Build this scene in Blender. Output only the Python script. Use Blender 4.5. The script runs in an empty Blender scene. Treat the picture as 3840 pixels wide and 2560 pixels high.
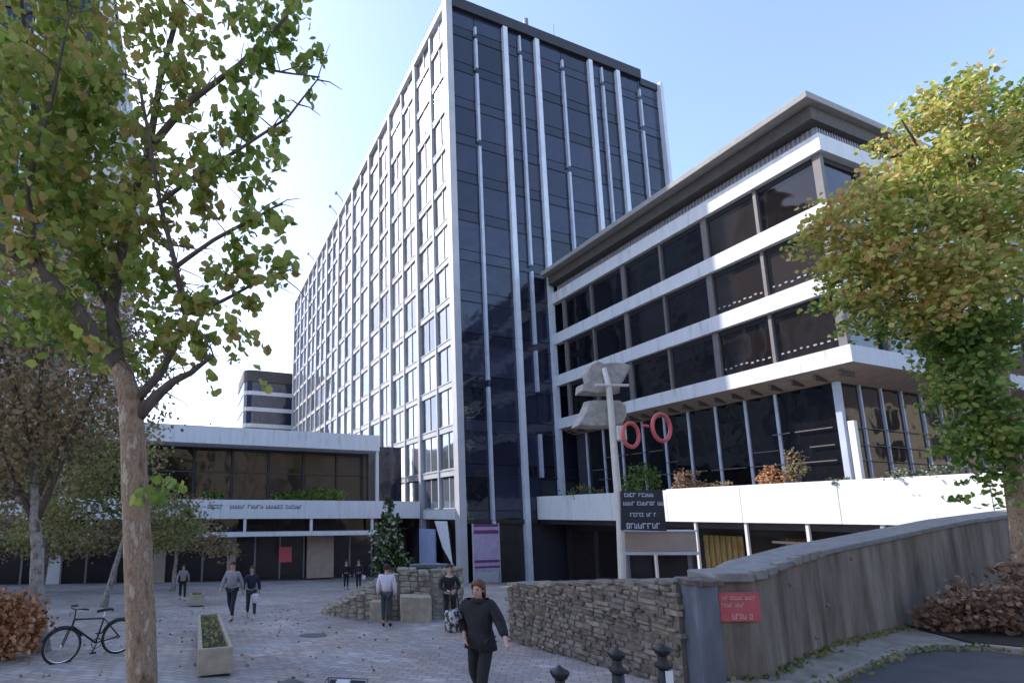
import bpy, bmesh, math, random
import numpy as np
from mathutils import Vector, Matrix
random.seed(7); RNG = np.random.default_rng(7)
S = bpy.context.scene
COL = S.collection
R = math.radians

# ------------------------------------------------------------------ camera
CF, CX, CY, PITCH, CZ = 1851.0, 1381.0, 1648.0, 0.149, 2.5
cam = bpy.data.objects.new('camera', bpy.data.cameras.new('camera')); COL.objects.link(cam)
cam.location = (0, 0, CZ); cam.rotation_euler = (math.pi/2 + PITCH, 0, 0)
cam.data.sensor_width = 36; cam.data.lens = CF/3840*36
cam.data.shift_x = (1920-CX)/3840; cam.data.shift_y = (CY-1280)/3840
cam.data.clip_start = 0.05; cam.data.clip_end = 5000
S.camera = cam

# ------------------------------------------------------------------ sky and sun
SUN_AZ = math.atan2(-0.812, 0.583)      # clockwise from +Y (negative: to the left)
SUN_EL = R(41)
w = bpy.data.worlds.new('World'); S.world = w; w.use_nodes = True
nt = w.node_tree; nt.nodes.clear()
sky = nt.nodes.new('ShaderNodeTexSky'); sky.sky_type = 'NISHITA'; sky.sun_disc = False
sky.sun_elevation = SUN_EL; sky.sun_rotation = SUN_AZ
sky.air_density = 1.0; sky.dust_density = 0.7; sky.ozone_density = 4.0
bg = nt.nodes.new('ShaderNodeBackground'); bg.inputs['Strength'].default_value = 0.15
wo = nt.nodes.new('ShaderNodeOutputWorld')
wb = nt.nodes.new('ShaderNodeVectorMath'); wb.operation = 'MULTIPLY'; wb.inputs[1].default_value = (1.12, .955, .87)   # white balance of the air
nt.links.new(sky.outputs[0], wb.inputs[0]); nt.links.new(wb.outputs[0], bg.inputs[0]); nt.links.new(bg.outputs[0], wo.inputs[0])
sd = bpy.data.lights.new('sun', 'SUN'); sd.energy = 2.3; sd.angle = R(0.6); sd.color = (1, 0.95, 0.88)
so = bpy.data.objects.new('sun', sd); COL.objects.link(so)
sdir = Vector((math.sin(SUN_AZ)*math.cos(SUN_EL), math.cos(SUN_AZ)*math.cos(SUN_EL), math.sin(SUN_EL)))
so.rotation_euler = sdir.to_track_quat('Z', 'Y').to_euler(); so.location = (0, 0, 80)
S.view_settings.view_transform = 'Standard'; S.view_settings.look = 'None'
S.view_settings.exposure = 1.68; S.view_settings.gamma = 1
S.cycles.max_bounces = 6; S.cycles.transparent_max_bounces = 8

# ------------------------------------------------------------------ small maths
def ray(u, v):
    x = (u-CX)/CF; y = (v-CY)/CF
    return Vector((x, math.cos(PITCH)+y*math.sin(PITCH), math.sin(PITCH)-y*math.cos(PITCH)))
def at(u, v, Y):
    r = ray(u, v); return Vector((0, 0, CZ)) + r*(Y/r.y)
def proj(P):
    X, Y, Z = P; Z -= CZ
    yc = -(Z*math.cos(PITCH)-Y*math.sin(PITCH)); zc = max(Y*math.cos(PITCH)+Z*math.sin(PITCH), .01)
    return CF*X/zc+CX, CF*yc/zc+CY
SLOPE = 0.084
def gz(x, y): return 0.0 if y < 6.5 else -SLOPE*(min(y, 44)-6.5)
ANG = 0.344
Bv = Vector((math.cos(ANG), math.sin(ANG), 0)); Av = Vector((-math.sin(ANG), math.cos(ANG), 0))
T0 = Vector((7.272, 39, 0))
def FW(u, t, z): return T0 + Bv*u + Av*t + Vector((0, 0, z))      # building frame -> world

# ------------------------------------------------------------------ materials
def mat(name, color, rough=.8, metal=0, noise=.12, nscale=3.0, bump=0.0, bscale=30., spec=.5, ramp=None, stretch=None, coord='Object'):
    m = bpy.data.materials.new(name); m.use_nodes = True
    n = m.node_tree.nodes; l = m.node_tree.links; p = n['Principled BSDF']
    p.inputs['Roughness'].default_value = rough; p.inputs['Metallic'].default_value = metal
    p.inputs['Specular IOR Level'].default_value = spec
    tc = n.new('ShaderNodeTexCoord'); mp = n.new('ShaderNodeMapping'); l.new(tc.outputs[coord], mp.inputs[0])
    if stretch: mp.inputs['Scale'].default_value = stretch
    nz = n.new('ShaderNodeTexNoise'); nz.inputs['Scale'].default_value = nscale; nz.inputs['Detail'].default_value = 6; nz.inputs['Roughness'].default_value = .65
    l.new(mp.outputs[0], nz.inputs[0])
    cr = n.new('ShaderNodeValToRGB'); l.new(nz.outputs[0], cr.inputs[0])
    c = Vector(color[:3])
    if ramp:
        e = cr.color_ramp.elements
        while len(e) < len(ramp): e.new(.5)
        for k, (ps, cc) in enumerate(ramp): e[k].position = ps; e[k].color = (*cc, 1)
    else:
        cr.color_ramp.elements[0].position = .3; cr.color_ramp.elements[1].position = .7
        cr.color_ramp.elements[0].color = (*(c*(1-noise)), 1); cr.color_ramp.elements[1].color = (*(c*(1+noise)), 1)
    l.new(cr.outputs[0], p.inputs['Base Color'])
    if bump:
        b = n.new('ShaderNodeBump'); b.inputs['Strength'].default_value = bump; b.inputs['Distance'].default_value = .02
        n2 = n.new('ShaderNodeTexNoise'); n2.inputs['Scale'].default_value = bscale; n2.inputs['Detail'].default_value = 5
        l.new(mp.outputs[0], n2.inputs[0]); l.new(n2.outputs[0], b.inputs['Height']); l.new(b.outputs[0], p.inputs['Normal'])
    return m

def glass(name, color, rough=.06, wob=.03, wscale=.35, spec=.9, metal=0.0, dirt=True):
    m = bpy.data.materials.new(name); m.use_nodes = True
    n = m.node_tree.nodes; l = m.node_tree.links; p = n['Principled BSDF']
    p.inputs['Roughness'].default_value = rough; p.inputs['Specular IOR Level'].default_value = spec
    p.inputs['Metallic'].default_value = metal; p.inputs['IOR'].default_value = 1.6
    tc = n.new('ShaderNodeTexCoord')
    geo = n.new('ShaderNodeNewGeometry')
    nz = n.new('ShaderNodeTexNoise'); nz.inputs['Scale'].default_value = wscale; nz.inputs['Detail'].default_value = 2
    l.new(tc.outputs['Object'], nz.inputs[0])
    b = n.new('ShaderNodeBump'); b.inputs['Strength'].default_value = 1; b.inputs['Distance'].default_value = wob
    l.new(nz.outputs[0], b.inputs['Height']); l.new(b.outputs[0], p.inputs['Normal'])
    cr = n.new('ShaderNodeValToRGB'); cr.color_ramp.elements[0].position = 0; cr.color_ramp.elements[1].position = 1
    c = Vector(color)
    cr.color_ramp.elements[0].color = (*(c*.5), 1); cr.color_ramp.elements[1].color = (*(c*1.6), 1)
    oi = n.new('ShaderNodeObjectInfo'); ad = n.new('ShaderNodeMath'); ad.operation = 'ADD'; fr = n.new('ShaderNodeMath'); fr.operation = 'FRACT'
    l.new(geo.outputs['Random Per Island'], ad.inputs[0]); l.new(oi.outputs['Random'], ad.inputs[1]); l.new(ad.outputs[0], fr.inputs[0]); l.new(fr.outputs[0], cr.inputs[0])
    rm = n.new('ShaderNodeMapRange'); rm.inputs[3].default_value = rough*.5; rm.inputs[4].default_value = rough*2.2; l.new(fr.outputs[0], rm.inputs[0]); l.new(rm.outputs[0], p.inputs['Roughness']); l.new(cr.outputs[0], p.inputs['Base Color'])
    return m

def leafmat(name, cols, patch=.25, trans=.35, rnd=.55):
    m = bpy.data.materials.new(name); m.use_nodes = True
    n = m.node_tree.nodes; l = m.node_tree.links; n.remove(n['Principled BSDF']); out = n['Material Output']
    geo = n.new('ShaderNodeNewGeometry'); tc = n.new('ShaderNodeTexCoord')
    nz = n.new('ShaderNodeTexNoise'); nz.inputs['Scale'].default_value = patch; nz.inputs['Detail'].default_value = 3
    l.new(tc.outputs['Object'], nz.inputs[0])
    mr = n.new('ShaderNodeMapRange'); mr.inputs[1].default_value = .3; mr.inputs[2].default_value = .7; l.new(nz.outputs[0], mr.inputs[0])
    mx = n.new('ShaderNodeMix'); mx.inputs[0].default_value = rnd
    l.new(mr.outputs[0], mx.inputs[2]); l.new(geo.outputs['Random Per Island'], mx.inputs[3])
    cr = n.new('ShaderNodeValToRGB'); l.new(mx.outputs[0], cr.inputs[0]); e = cr.color_ramp.elements
    while len(e) < len(cols): e.new(.5)
    for k, c in enumerate(cols): e[k].position = .12+.76*k/(len(cols)-1); e[k].color = (*c, 1)
    d = n.new('ShaderNodeBsdfPrincipled'); d.inputs['Roughness'].default_value = .45; d.inputs['Specular IOR Level'].default_value = .35
    t = n.new('ShaderNodeBsdfTranslucent'); ms = n.new('ShaderNodeMixShader'); ms.inputs[0].default_value = trans
    l.new(cr.outputs[0], d.inputs['Base Color']); l.new(cr.outputs[0], t.inputs[0])
    l.new(d.outputs[0], ms.inputs[1]); l.new(t.outputs[0], ms.inputs[2]); l.new(ms.outputs[0], out.inputs[0])
    return m

def island(name, cols, rough=.9, bump=.5, bscale=14, nscale=6):
    """stones: one colour per loose stone, broken up by noise"""
    m = bpy.data.materials.new(name); m.use_nodes = True
    n = m.node_tree.nodes; l = m.node_tree.links; p = n['Principled BSDF']; p.inputs['Roughness'].default_value = rough
    p.inputs['Specular IOR Level'].default_value = .2
    geo = n.new('ShaderNodeNewGeometry'); tc = n.new('ShaderNodeTexCoord')
    cr = n.new('ShaderNodeValToRGB'); e = cr.color_ramp.elements
    while len(e) < len(cols): e.new(.5)
    for k, c in enumerate(cols): e[k].position = k/(len(cols)-1); e[k].color = (*c, 1)
    l.new(geo.outputs['Random Per Island'], cr.inputs[0])
    nz = n.new('ShaderNodeTexNoise'); nz.inputs['Scale'].default_value = nscale; nz.inputs['Detail'].default_value = 7; l.new(tc.outputs['Object'], nz.inputs[0])
    mr = n.new('ShaderNodeMapRange'); mr.inputs[1].default_value = .3; mr.inputs[2].default_value = .7; mr.inputs[3].default_value = .55; mr.inputs[4].default_value = 1.35
    l.new(nz.outputs[0], mr.inputs[0])
    mx = n.new('ShaderNodeVectorMath'); mx.operation = 'MULTIPLY'; l.new(cr.outputs[0], mx.inputs[0]); l.new(mr.outputs[0], mx.inputs[1])
    l.new(mx.outputs[0], p.inputs['Base Color'])
    b = n.new('ShaderNodeBump'); b.inputs['Strength'].default_value = bump; b.inputs['Distance'].default_value = .03
    n2 = n.new('ShaderNodeTexNoise'); n2.inputs['Scale'].default_value = bscale; n2.inputs['Detail'].default_value = 5
    l.new(tc.outputs['Object'], n2.inputs[0]); l.new(n2.outputs[0], b.inputs['Height']); l.new(b.outputs[0], p.inputs['Normal'])
    return m

M = {}
M['white'] = mat('white concrete', (.62, .62, .64), .7, noise=.10, nscale=1.2, bump=.15, bscale=20)
M['white2'] = mat('white painted panel', (.76, .76, .75), .55, nscale=3, bump=.06, stretch=(1, 1, .12), ramp=[(.30, (.60, .585, .55)), (.42, (.75, .745, .735)), (.7, (.79, .79, .79))])
M['rib'] = mat('pale ribbed fascia', (.66, .67, .70), .6, nscale=2.6, bump=.12, bscale=8, stretch=(1, 1, .14), ramp=[(.30, (.46, .45, .44)), (.43, (.62, .625, .65)), (.7, (.70, .71, .74))])
M['silver'] = mat('silver grey precast', (.44, .44, .47), .6, noise=.12, nscale=.6, bump=.1)
M['fin'] = mat('pale blue aluminium fin', (.62, .66, .74), .45, metal=.05, noise=.1, nscale=1)
M['thinfin'] = mat('thin aluminium mullion', (.46, .50, .60), .45, metal=.05, noise=.15, nscale=1)
M['navy'] = glass('navy curtain glass', (.016, .019, .038), .07, .09, .55, spec=.55)
M['pale'] = glass('pale reflective window', (.28, .31, .36), .08, .05, .5, spec=1.0, metal=.7)
M['brown'] = glass('brown tinted window', (.022, .017, .016), .05, .05, .35, spec=.42)
M['black_glass'] = glass('dark terrace and shaded glass', (.008, .008, .011), .05, .04, .5, spec=.28)
M['column'] = mat('grey brown mullion', (.15, .135, .135), .6, noise=.12)
M['dark'] = mat('dark recess', (.02, .02, .024), .8, noise=.3)
M['darkpanel'] = mat('dark bronze panel', (.028, .024, .026), .5, noise=.3, nscale=1.5)
M['core'] = mat('tower core', (.035, .037, .05), .8)
M['roofgrey'] = mat('grey roof fascia', (.30, .30, .31), .7, noise=.12, bump=.1)
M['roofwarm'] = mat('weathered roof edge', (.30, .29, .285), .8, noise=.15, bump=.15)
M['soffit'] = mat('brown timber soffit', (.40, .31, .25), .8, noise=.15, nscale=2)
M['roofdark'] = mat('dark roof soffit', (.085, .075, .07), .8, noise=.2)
M['lattice'] = mat('grey slatted parapet', (.33, .34, .40), .6, noise=.2, nscale=12)
M['curtain'] = mat('ochre curtain', (.30, .20, .07), .9, ramp=[(.35, (.10, .07, .03)), (.5, (.28, .19, .07)), (.65, (.40, .30, .14))], nscale=5, stretch=(6, 6, .3))
M['beige'] = mat('beige board', (.42, .34, .28), .8, noise=.1, nscale=2, bump=.1)
M['grey'] = mat('grey metal', (.22, .22, .23), .5, metal=.4)
M['polewhite'] = mat('cream painted pole', (.62, .58, .52), .5, noise=.1)
M['tin'] = mat('weathered grey zinc', (.36, .34, .31), .7, metal=.15, noise=.3, nscale=5, bump=.5, bscale=12)
M['red'] = mat('red enamel', (.62, .11, .12), .35, noise=.15)
M['redsign'] = mat('faded red sign', (.50, .10, .11), .55, noise=.12, nscale=8)
M['pinktext'] = mat('faded pink lettering', (.62, .36, .36), .6)
M['bluesign'] = mat('dark blue sign', (.012, .018, .040), .4, noise=.2)
M['text'] = mat('pale lettering', (.55, .60, .70), .6)
M['darktext'] = mat('dark lettering', (.10, .10, .12), .6)
M['purple'] = mat('purple poster band', (.14, .04, .14), .5)
M['lilac'] = mat('lilac poster', (.40, .33, .50), .5, noise=.15, nscale=3)
M['poster'] = mat('pale blue hoarding', (.34, .38, .56), .6, noise=.15, nscale=1.5)
M['posterwhite'] = mat('white hoarding', (.75, .75, .78), .6)
M['concrete'] = mat('streaked concrete', (.2, .18, .16), .9, nscale=1.5, bump=.6, bscale=22, stretch=(1.2, 1.2, .24),
                    ramp=[(.32, (.085, .068, .05)), (.44, (.165, .138, .108)), (.56, (.235, .205, .17)), (.70, (.32, .285, .245))])
M['cap'] = mat('grey concrete coping', (.22, .22, .215), .9, noise=.25, nscale=5, bump=.4, bscale=30)
M['capedge'] = mat('worn coping edge', (.23, .22, .20), .9, noise=.25, nscale=6, bump=.4)
M['slab'] = mat('blue grey slab', (.12, .135, .17), .6, noise=.35, nscale=2.5, bump=.3, stretch=(1, 1, .4))
M['mortar'] = mat('mortar', (.19, .17, .145), .95, noise=.3, nscale=8, bump=.5)
M['rubble'] = island('rubble stone', [(.12, .10, .08), (.24, .20, .165), (.19, .175, .155), (.30, .25, .20), (.15, .12, .11), (.24, .225, .205)])
M['fieldstone'] = island('pale fieldstone', [(.24, .21, .165), (.33, .29, .22), (.28, .26, .22), (.37, .33, .26), (.22, .19, .155)])
M['granite'] = mat('tan granite', (.38, .325, .245), .85, noise=.25, nscale=4, bump=.4, bscale=40)
M['soil'] = mat('soil', (.035, .028, .02), .95, noise=.4, nscale=9, bump=.6)
M['asphalt'] = mat('asphalt', (.085, .082, .088), .9, noise=.22, nscale=2, bump=.5, bscale=90)
M['kerb'] = mat('kerb stone', (.31, .28, .235), .9, noise=.3, nscale=4, bump=.4)
M['pave'] = mat('pale pavement', (.30, .265, .22), .9, noise=.35, nscale=3, bump=.5, bscale=25)
M['far'] = mat('distant ground', (.13, .13, .13), .95)
M['bark'] = mat('plane bark', (.3, .22, .15), .9, nscale=6.5, bump=1.0, bscale=22, stretch=(1.4, 1.4, .5),
                ramp=[(.30, (.10, .055, .03)), (.42, (.25, .165, .105)), (.50, (.36, .26, .175)), (.54, (.20, .14, .095)), (.62, (.46, .38, .28))])
M['bark2'] = mat('pale speckled bark', (.3, .28, .26), .9, nscale=9, bump=.5, stretch=(1, 1, .7),
                 ramp=[(.36, (.09, .08, .07)), (.48, (.27, .25, .23)), (.7, (.40, .375, .35))])
M['bark3'] = mat('dark branch bark', (.12, .095, .08), .9, noise=.35, nscale=6, bump=.7)
M['tree_l'] = leafmat('plane leaves', [(0.136, 0.212, 0.0425), (0.221, 0.315, 0.0595), (0.315, 0.408, 0.085), (0.408, 0.442, 0.119), (0.493, 0.408, 0.136), (0.442, 0.272, 0.111)], patch=.55, trans=.55, rnd=.5)
M['tree_bg'] = leafmat('brown autumn leaves', [(0.109, 0.0909, 0.0564), (0.195, 0.184, 0.0758), (0.326, 0.26, 0.13), (0.433, 0.303, 0.195), (0.564, 0.412, 0.303)], patch=.4, trans=.5)
M['tree_bg2'] = leafmat('olive autumn leaves', [(0.0714, 0.102, 0.0367), (0.163, 0.204, 0.0612), (0.266, 0.306, 0.102), (0.388, 0.346, 0.142), (0.408, 0.266, 0.142)], patch=.4, trans=.5)
M['tree_r'] = leafmat('gold green leaves', [(.07, .14, .03), (.20, .28, .05), (.36, .42, .08), (.54, .54, .15), (.60, .48, .16), (.52, .28, .10)], patch=.42, trans=.4, rnd=.55)
M['ivy'] = leafmat('mid green leaves', [(.05, .13, .03), (.13, .24, .045), (.24, .33, .07), (.40, .40, .12)], patch=.8, trans=.4)
M['orange'] = leafmat('orange leaves', [(.22, .085, .035), (.40, .18, .07), (.56, .30, .15), (.66, .44, .28)], patch=1.4, trans=.3)
M['russet'] = leafmat('russet leaves', [(.14, .085, .055), (.27, .165, .105), (.40, .26, .18), (.50, .37, .28)], patch=1.2, trans=.25)
M['laurel'] = leafmat('glossy laurel', [(.010, .025, .007), (.03, .06, .012), (.06, .10, .022), (.45, .48, .36)], patch=2.5, trans=.15, rnd=.85)
M['sage'] = leafmat('pale sage', [(.06, .075, .05), (.16, .18, .12), (.30, .32, .24)], patch=1.5, trans=.2)
M['black'] = mat('black rubber', (.014, .014, .016), .6, noise=.2)
M['blackmetal'] = mat('black metal', (.018, .018, .022), .35, metal=.3)
M['chrome'] = mat('steel', (.55, .56, .58), .25, metal=.9)
M['palegrey'] = mat('pale grey frame', (.42, .43, .47), .4)
M['plastic'] = mat('slate plastic', (.06, .075, .095), .5, noise=.1)
M['skin'] = mat('skin', (.52, .33, .26), .55, noise=.05)
M['hair'] = mat('dark hair', (.025, .017, .012), .7, noise=.4, nscale=30, bump=.4)
M['hairb'] = mat('auburn hair', (.11, .05, .03), .7, noise=.4, nscale=30, bump=.4)
M['clothk'] = mat('black cloth', (.013, .013, .017), .85, noise=.3, nscale=12, bump=.5, bscale=9)
M['clothn'] = mat('navy cloth', (.018, .018, .04), .85, noise=.3, nscale=10, bump=.5, bscale=9)
M['clothw'] = mat('white cloth', (.62, .58, .66), .85, noise=.08, nscale=10, bump=.5, bscale=8)
M['clothg'] = mat('grey cloth', (.26, .25, .29), .85, noise=.15, nscale=10, bump=.5, bscale=8)
M['denim'] = mat('teal trousers', (.035, .055, .06), .85, noise=.2, nscale=10, bump=.4)
M['shoe'] = mat('white shoe', (.6, .6, .62), .6)
M['lips'] = mat('lips', (.35, .12, .11), .5)
M['stonewall'] = mat('beige limestone', (.42, .36, .27), .85, noise=.15, nscale=1)
M['rubbledark'] = mat('manhole iron', (.07, .075, .08), .7, noise=.3, nscale=10, bump=.4)

def paving():
    m = bpy.data.materials.new('granite setts'); m.use_nodes = True
    n = m.node_tree.nodes; l = m.node_tree.links; p = n['Principled BSDF']; p.inputs['Roughness'].default_value = .75
    tc = n.new('ShaderNodeTexCoord')
    mp = n.new('ShaderNodeMapping'); mp.inputs['Rotation'].default_value = (0, 0, R(20)); l.new(tc.outputs['Object'], mp.inputs[0])
    wz = n.new('ShaderNodeTexNoise'); wz.inputs['Scale'].default_value = .5; l.new(mp.outputs[0], wz.inputs[0])
    wm = n.new('ShaderNodeVectorMath'); wm.operation = 'SCALE'; wm.inputs['Scale'].default_value = .35; l.new(wz.outputs['Color'], wm.inputs[0])
    wa = n.new('ShaderNodeVectorMath'); l.new(mp.outputs[0], wa.inputs[0]); l.new(wm.outputs[0], wa.inputs[1])
    br = n.new('ShaderNodeTexBrick'); l.new(wa.outputs[0], br.inputs[0])
    br.inputs['Scale'].default_value = 1; br.inputs['Brick Width'].default_value = .26; br.inputs['Row Height'].default_value = .17
    br.inputs['Mortar Size'].default_value = .012; br.inputs['Mortar Smooth'].default_value = .4; br.offset = .5
    br.inputs['Color1'].default_value = (.26, .245, .24, 1); br.inputs['Color2'].default_value = (.38, .36, .35, 1)
    br.inputs['Mortar'].default_value = (.17, .16, .16, 1)
    vo = n.new('ShaderNodeTexVoronoi'); vo.inputs['Scale'].default_value = 3.6; l.new(wa.outputs[0], vo.inputs[0])
    vr = n.new('ShaderNodeValToRGB'); vr.color_ramp.elements[0].position = .80; vr.color_ramp.elements[1].position = .97; l.new(vo.outputs['Color'], vr.inputs[0])
    mx = n.new('ShaderNodeMix'); mx.data_type = 'RGBA'; mx.inputs['B'].default_value = (.60, .58, .58, 1); l.new(br.outputs[0], mx.inputs['A'])
    ml = n.new('ShaderNodeMath'); ml.operation = 'MULTIPLY'; ml.inputs[1].default_value = .55; l.new(vr.outputs[0], ml.inputs[0]); l.new(ml.outputs[0], mx.inputs['Factor'])
    nz = n.new('ShaderNodeTexNoise'); nz.inputs['Scale'].default_value = .35; nz.inputs['Detail'].default_value = 8; l.new(tc.outputs['Object'], nz.inputs[0])
    mr = n.new('ShaderNodeMapRange'); mr.inputs[1].default_value = .3; mr.inputs[2].default_value = .7; mr.inputs[3].default_value = .7; mr.inputs[4].default_value = 1.25; l.new(nz.outputs[0], mr.inputs[0])
    n3 = n.new('ShaderNodeTexNoise'); n3.inputs['Scale'].default_value = 1.1; l.new(tc.outputs['Object'], n3.inputs[0])
    tn = n.new('ShaderNodeValToRGB'); tn.color_ramp.elements[0].position = .42; tn.color_ramp.elements[1].position = .62
    tn.color_ramp.elements[0].color = (1, 1, 1, 1); tn.color_ramp.elements[1].color = (1.08, .96, .88, 1); l.new(n3.outputs[0], tn.inputs[0])
    m1 = n.new('ShaderNodeVectorMath'); m1.operation = 'MULTIPLY'; l.new(mx.outputs['Result'], m1.inputs[0]); l.new(mr.outputs[0], m1.inputs[1])
    m2 = n.new('ShaderNodeVectorMath'); m2.operation = 'MULTIPLY'; l.new(m1.outputs[0], m2.inputs[0]); l.new(tn.outputs[0], m2.inputs[1])
    l.new(m2.outputs[0], p.inputs['Base Color'])
    b = n.new('ShaderNodeBump'); b.inputs['Strength'].default_value = .6; b.inputs['Distance'].default_value = .015; b.invert = True
    l.new(br.outputs['Fac'], b.inputs['Height'])
    n4 = n.new('ShaderNodeTexNoise'); n4.inputs['Scale'].default_value = 25; l.new(tc.outputs['Object'], n4.inputs[0])
    b2 = n.new('ShaderNodeBump'); b2.inputs['Strength'].default_value = .5; b2.inputs['Distance'].default_value = .01; l.new(n4.outputs[0], b2.inputs['Height'])
    l.new(b.outputs[0], b2.inputs['Normal']); l.new(b2.outputs[0], p.inputs['Normal'])
    return m
M['paving'] = paving()

# ------------------------------------------------------------------ mesh builders
class MB:
    def __init__(s): s.v = []; s.f = []
    def quad(s, *p):
        k = len(s.v); s.v += [tuple(q) for q in p]; s.f.append(tuple(range(k, k+len(p))))
    def box(s, x0, x1, y0, y1, z0, z1, jit=0.0):
        k = len(s.v)
        for z in (z0, z1):
            for (x, y) in ((x0, y0), (x1, y0), (x1, y1), (x0, y1)):
                s.v.append((x+random.uniform(-jit, jit), y+random.uniform(-jit, jit), z+random.uniform(-jit, jit)))
        for q in ((0, 3, 2, 1), (4, 5, 6, 7), (0, 1, 5, 4), (1, 2, 6, 5), (2, 3, 7, 6), (3, 0, 4, 7)): s.f.append(tuple(k+i for i in q))
    def prism(s, poly, z0, z1):                     # poly: list of (x, y); z may be callables of (x, y)
        k = len(s.v); n = len(poly)
        f0 = z0 if callable(z0) else (lambda x, y: z0); f1 = z1 if callable(z1) else (lambda x, y: z1)
        for x, y in poly: s.v.append((x, y, f0(x, y)))
        for x, y in poly: s.v.append((x, y, f1(x, y)))
        s.f.append(tuple(k+n-1-i for i in range(n))); s.f.append(tuple(k+n+i for i in range(n)))
        for i in range(n):
            j = (i+1) % n; s.f.append((k+i, k+j, k+n+j, k+n+i))
    def tube(s, pts, radii, seg=8, cap=True, wob=0.0):
        pts = [Vector(p) for p in pts]; k = len(s.v); n = len(pts)
        if not hasattr(radii, '__len__'): radii = [radii]*n
        prev = None
        for i, p in enumerate(pts):
            d = (pts[min(i+1, n-1)]-pts[max(i-1, 0)]).normalized()
            if prev is None:
                a = d.orthogonal().normalized()
            else:
                a = (prev-d*prev.dot(d)); a = a.normalized() if a.length > 1e-6 else d.orthogonal().normalized()
            prev = a; b = d.cross(a)
            for q in range(seg):
                t = 2*math.pi*q/seg; r = radii[i]*(1+random.uniform(-wob, wob))
                s.v.append(tuple(p+a*math.cos(t)*r+b*math.sin(t)*r))
        for i in range(n-1):
            for q in range(seg):
                q2 = (q+1) % seg
                s.f.append((k+i*seg+q, k+i*seg+q2, k+(i+1)*seg+q2, k+(i+1)*seg+q))
        if cap:
            s.f.append(tuple(k+q for q in reversed(range(seg)))); s.f.append(tuple(k+(n-1)*seg+q for q in range(seg)))
    def lathe(s, prof, c=(0, 0), seg=16):           # prof: list of (r, z)
        k = len(s.v)
        for r, z in prof:
            for q in range(seg):
                t = 2*math.pi*q/seg; s.v.append((c[0]+r*math.cos(t), c[1]+r*math.sin(t), z))
        n = len(prof)
        for i in range(n-1):
            for q in range(seg):
                q2 = (q+1) % seg; s.f.append((k+i*seg+q, k+i*seg+q2, k+(i+1)*seg+q2, k+(i+1)*seg+q))
        s.f.append(tuple(k+q for q in reversed(range(seg)))); s.f.append(tuple(k+(n-1)*seg+q for q in range(seg)))
    def torus(s, c, ax, R0, r0, seg=28, sg=8, sx=1.0):
        c = Vector(c); ax = Vector(ax).normalized(); a = ax.cross(Vector((0, 0, 1)))
        a = a.normalized() if a.length > 1e-5 else Vector((1, 0, 0)); b = a.cross(ax).normalized(); k = len(s.v)
        for i in range(seg):
            t = 2*math.pi*i/seg; d = a*math.cos(t)*sx+b*math.sin(t); 
            for j in range(sg):
                u = 2*math.pi*j/sg; s.v.append(tuple(c+d*(R0+r0*math.cos(u))+ax*r0*math.sin(u)))
        for i in range(seg):
            for j in range(sg):
                i2 = (i+1) % seg; j2 = (j+1) % sg; s.f.append((k+i*sg+j, k+i*sg+j2, k+i2*sg+j2, k+i2*sg+j))
    def ball(s, c, r, seg=10, rings=6):
        if not hasattr(r, '__len__'): r = (r, r, r)
        k = len(s.v)
        for i in range(rings+1):
            ph = math.pi*i/rings
            for q in range(seg):
                t = 2*math.pi*q/seg
                s.v.append((c[0]+r[0]*math.sin(ph)*math.cos(t), c[1]+r[1]*math.sin(ph)*math.sin(t), c[2]+r[2]*math.cos(ph)))
        for i in range(rings):
            for q in range(seg):
                q2 = (q+1) % seg; s.f.append((k+i*seg+q, k+(i+1)*seg+q, k+(i+1)*seg+q2, k+i*seg+q2))
    def build(s, name, m, parent=None, smooth=False, bevel=0, off=(0, 0, 0), label=None):
        me = bpy.data.meshes.new(name)
        o3 = Vector(off)
        me.from_pydata([tuple(Vector(v)-o3) for v in s.v], [], s.f)
        me.materials.append(m); me.validate()
        bm = bmesh.new(); bm.from_mesh(me); bmesh.ops.recalc_face_normals(bm, faces=bm.faces); bm.to_mesh(me); bm.free()
        if smooth: me.polygons.foreach_set('use_smooth', [True]*len(me.polygons))
        o = bpy.data.objects.new(name, me); COL.objects.link(o)
        if parent is not None: o.parent = parent
        if bevel:
            b = o.modifiers.new('bevel', 'BEVEL'); b.width = bevel; b.segments = 2; b.limit_method = 'ANGLE'
        if label: o['label'] = label
        return o

def tag(o, label, cat, group=None):
    o['label'] = label; o['category'] = cat
    if group: o['group'] = group
    return o
def thing(name, label, cat, loc=(0, 0, 0), rz=0, group=None):
    o = bpy.data.objects.new(name, None); COL.objects.link(o); o.location = loc; o.rotation_euler = (0, 0, rz); o.empty_display_size = .3
    return tag(o, label, cat, group)
def struct(o, kind='structure'): o['kind'] = kind; return o
def copy_tree(o, parent=None):
    c = o.copy(); COL.objects.link(c)
    if parent is not None: c.parent = parent
    for ch in [x for x in bpy.data.objects if x.parent == o]: copy_tree(ch, c)
    return c

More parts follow.
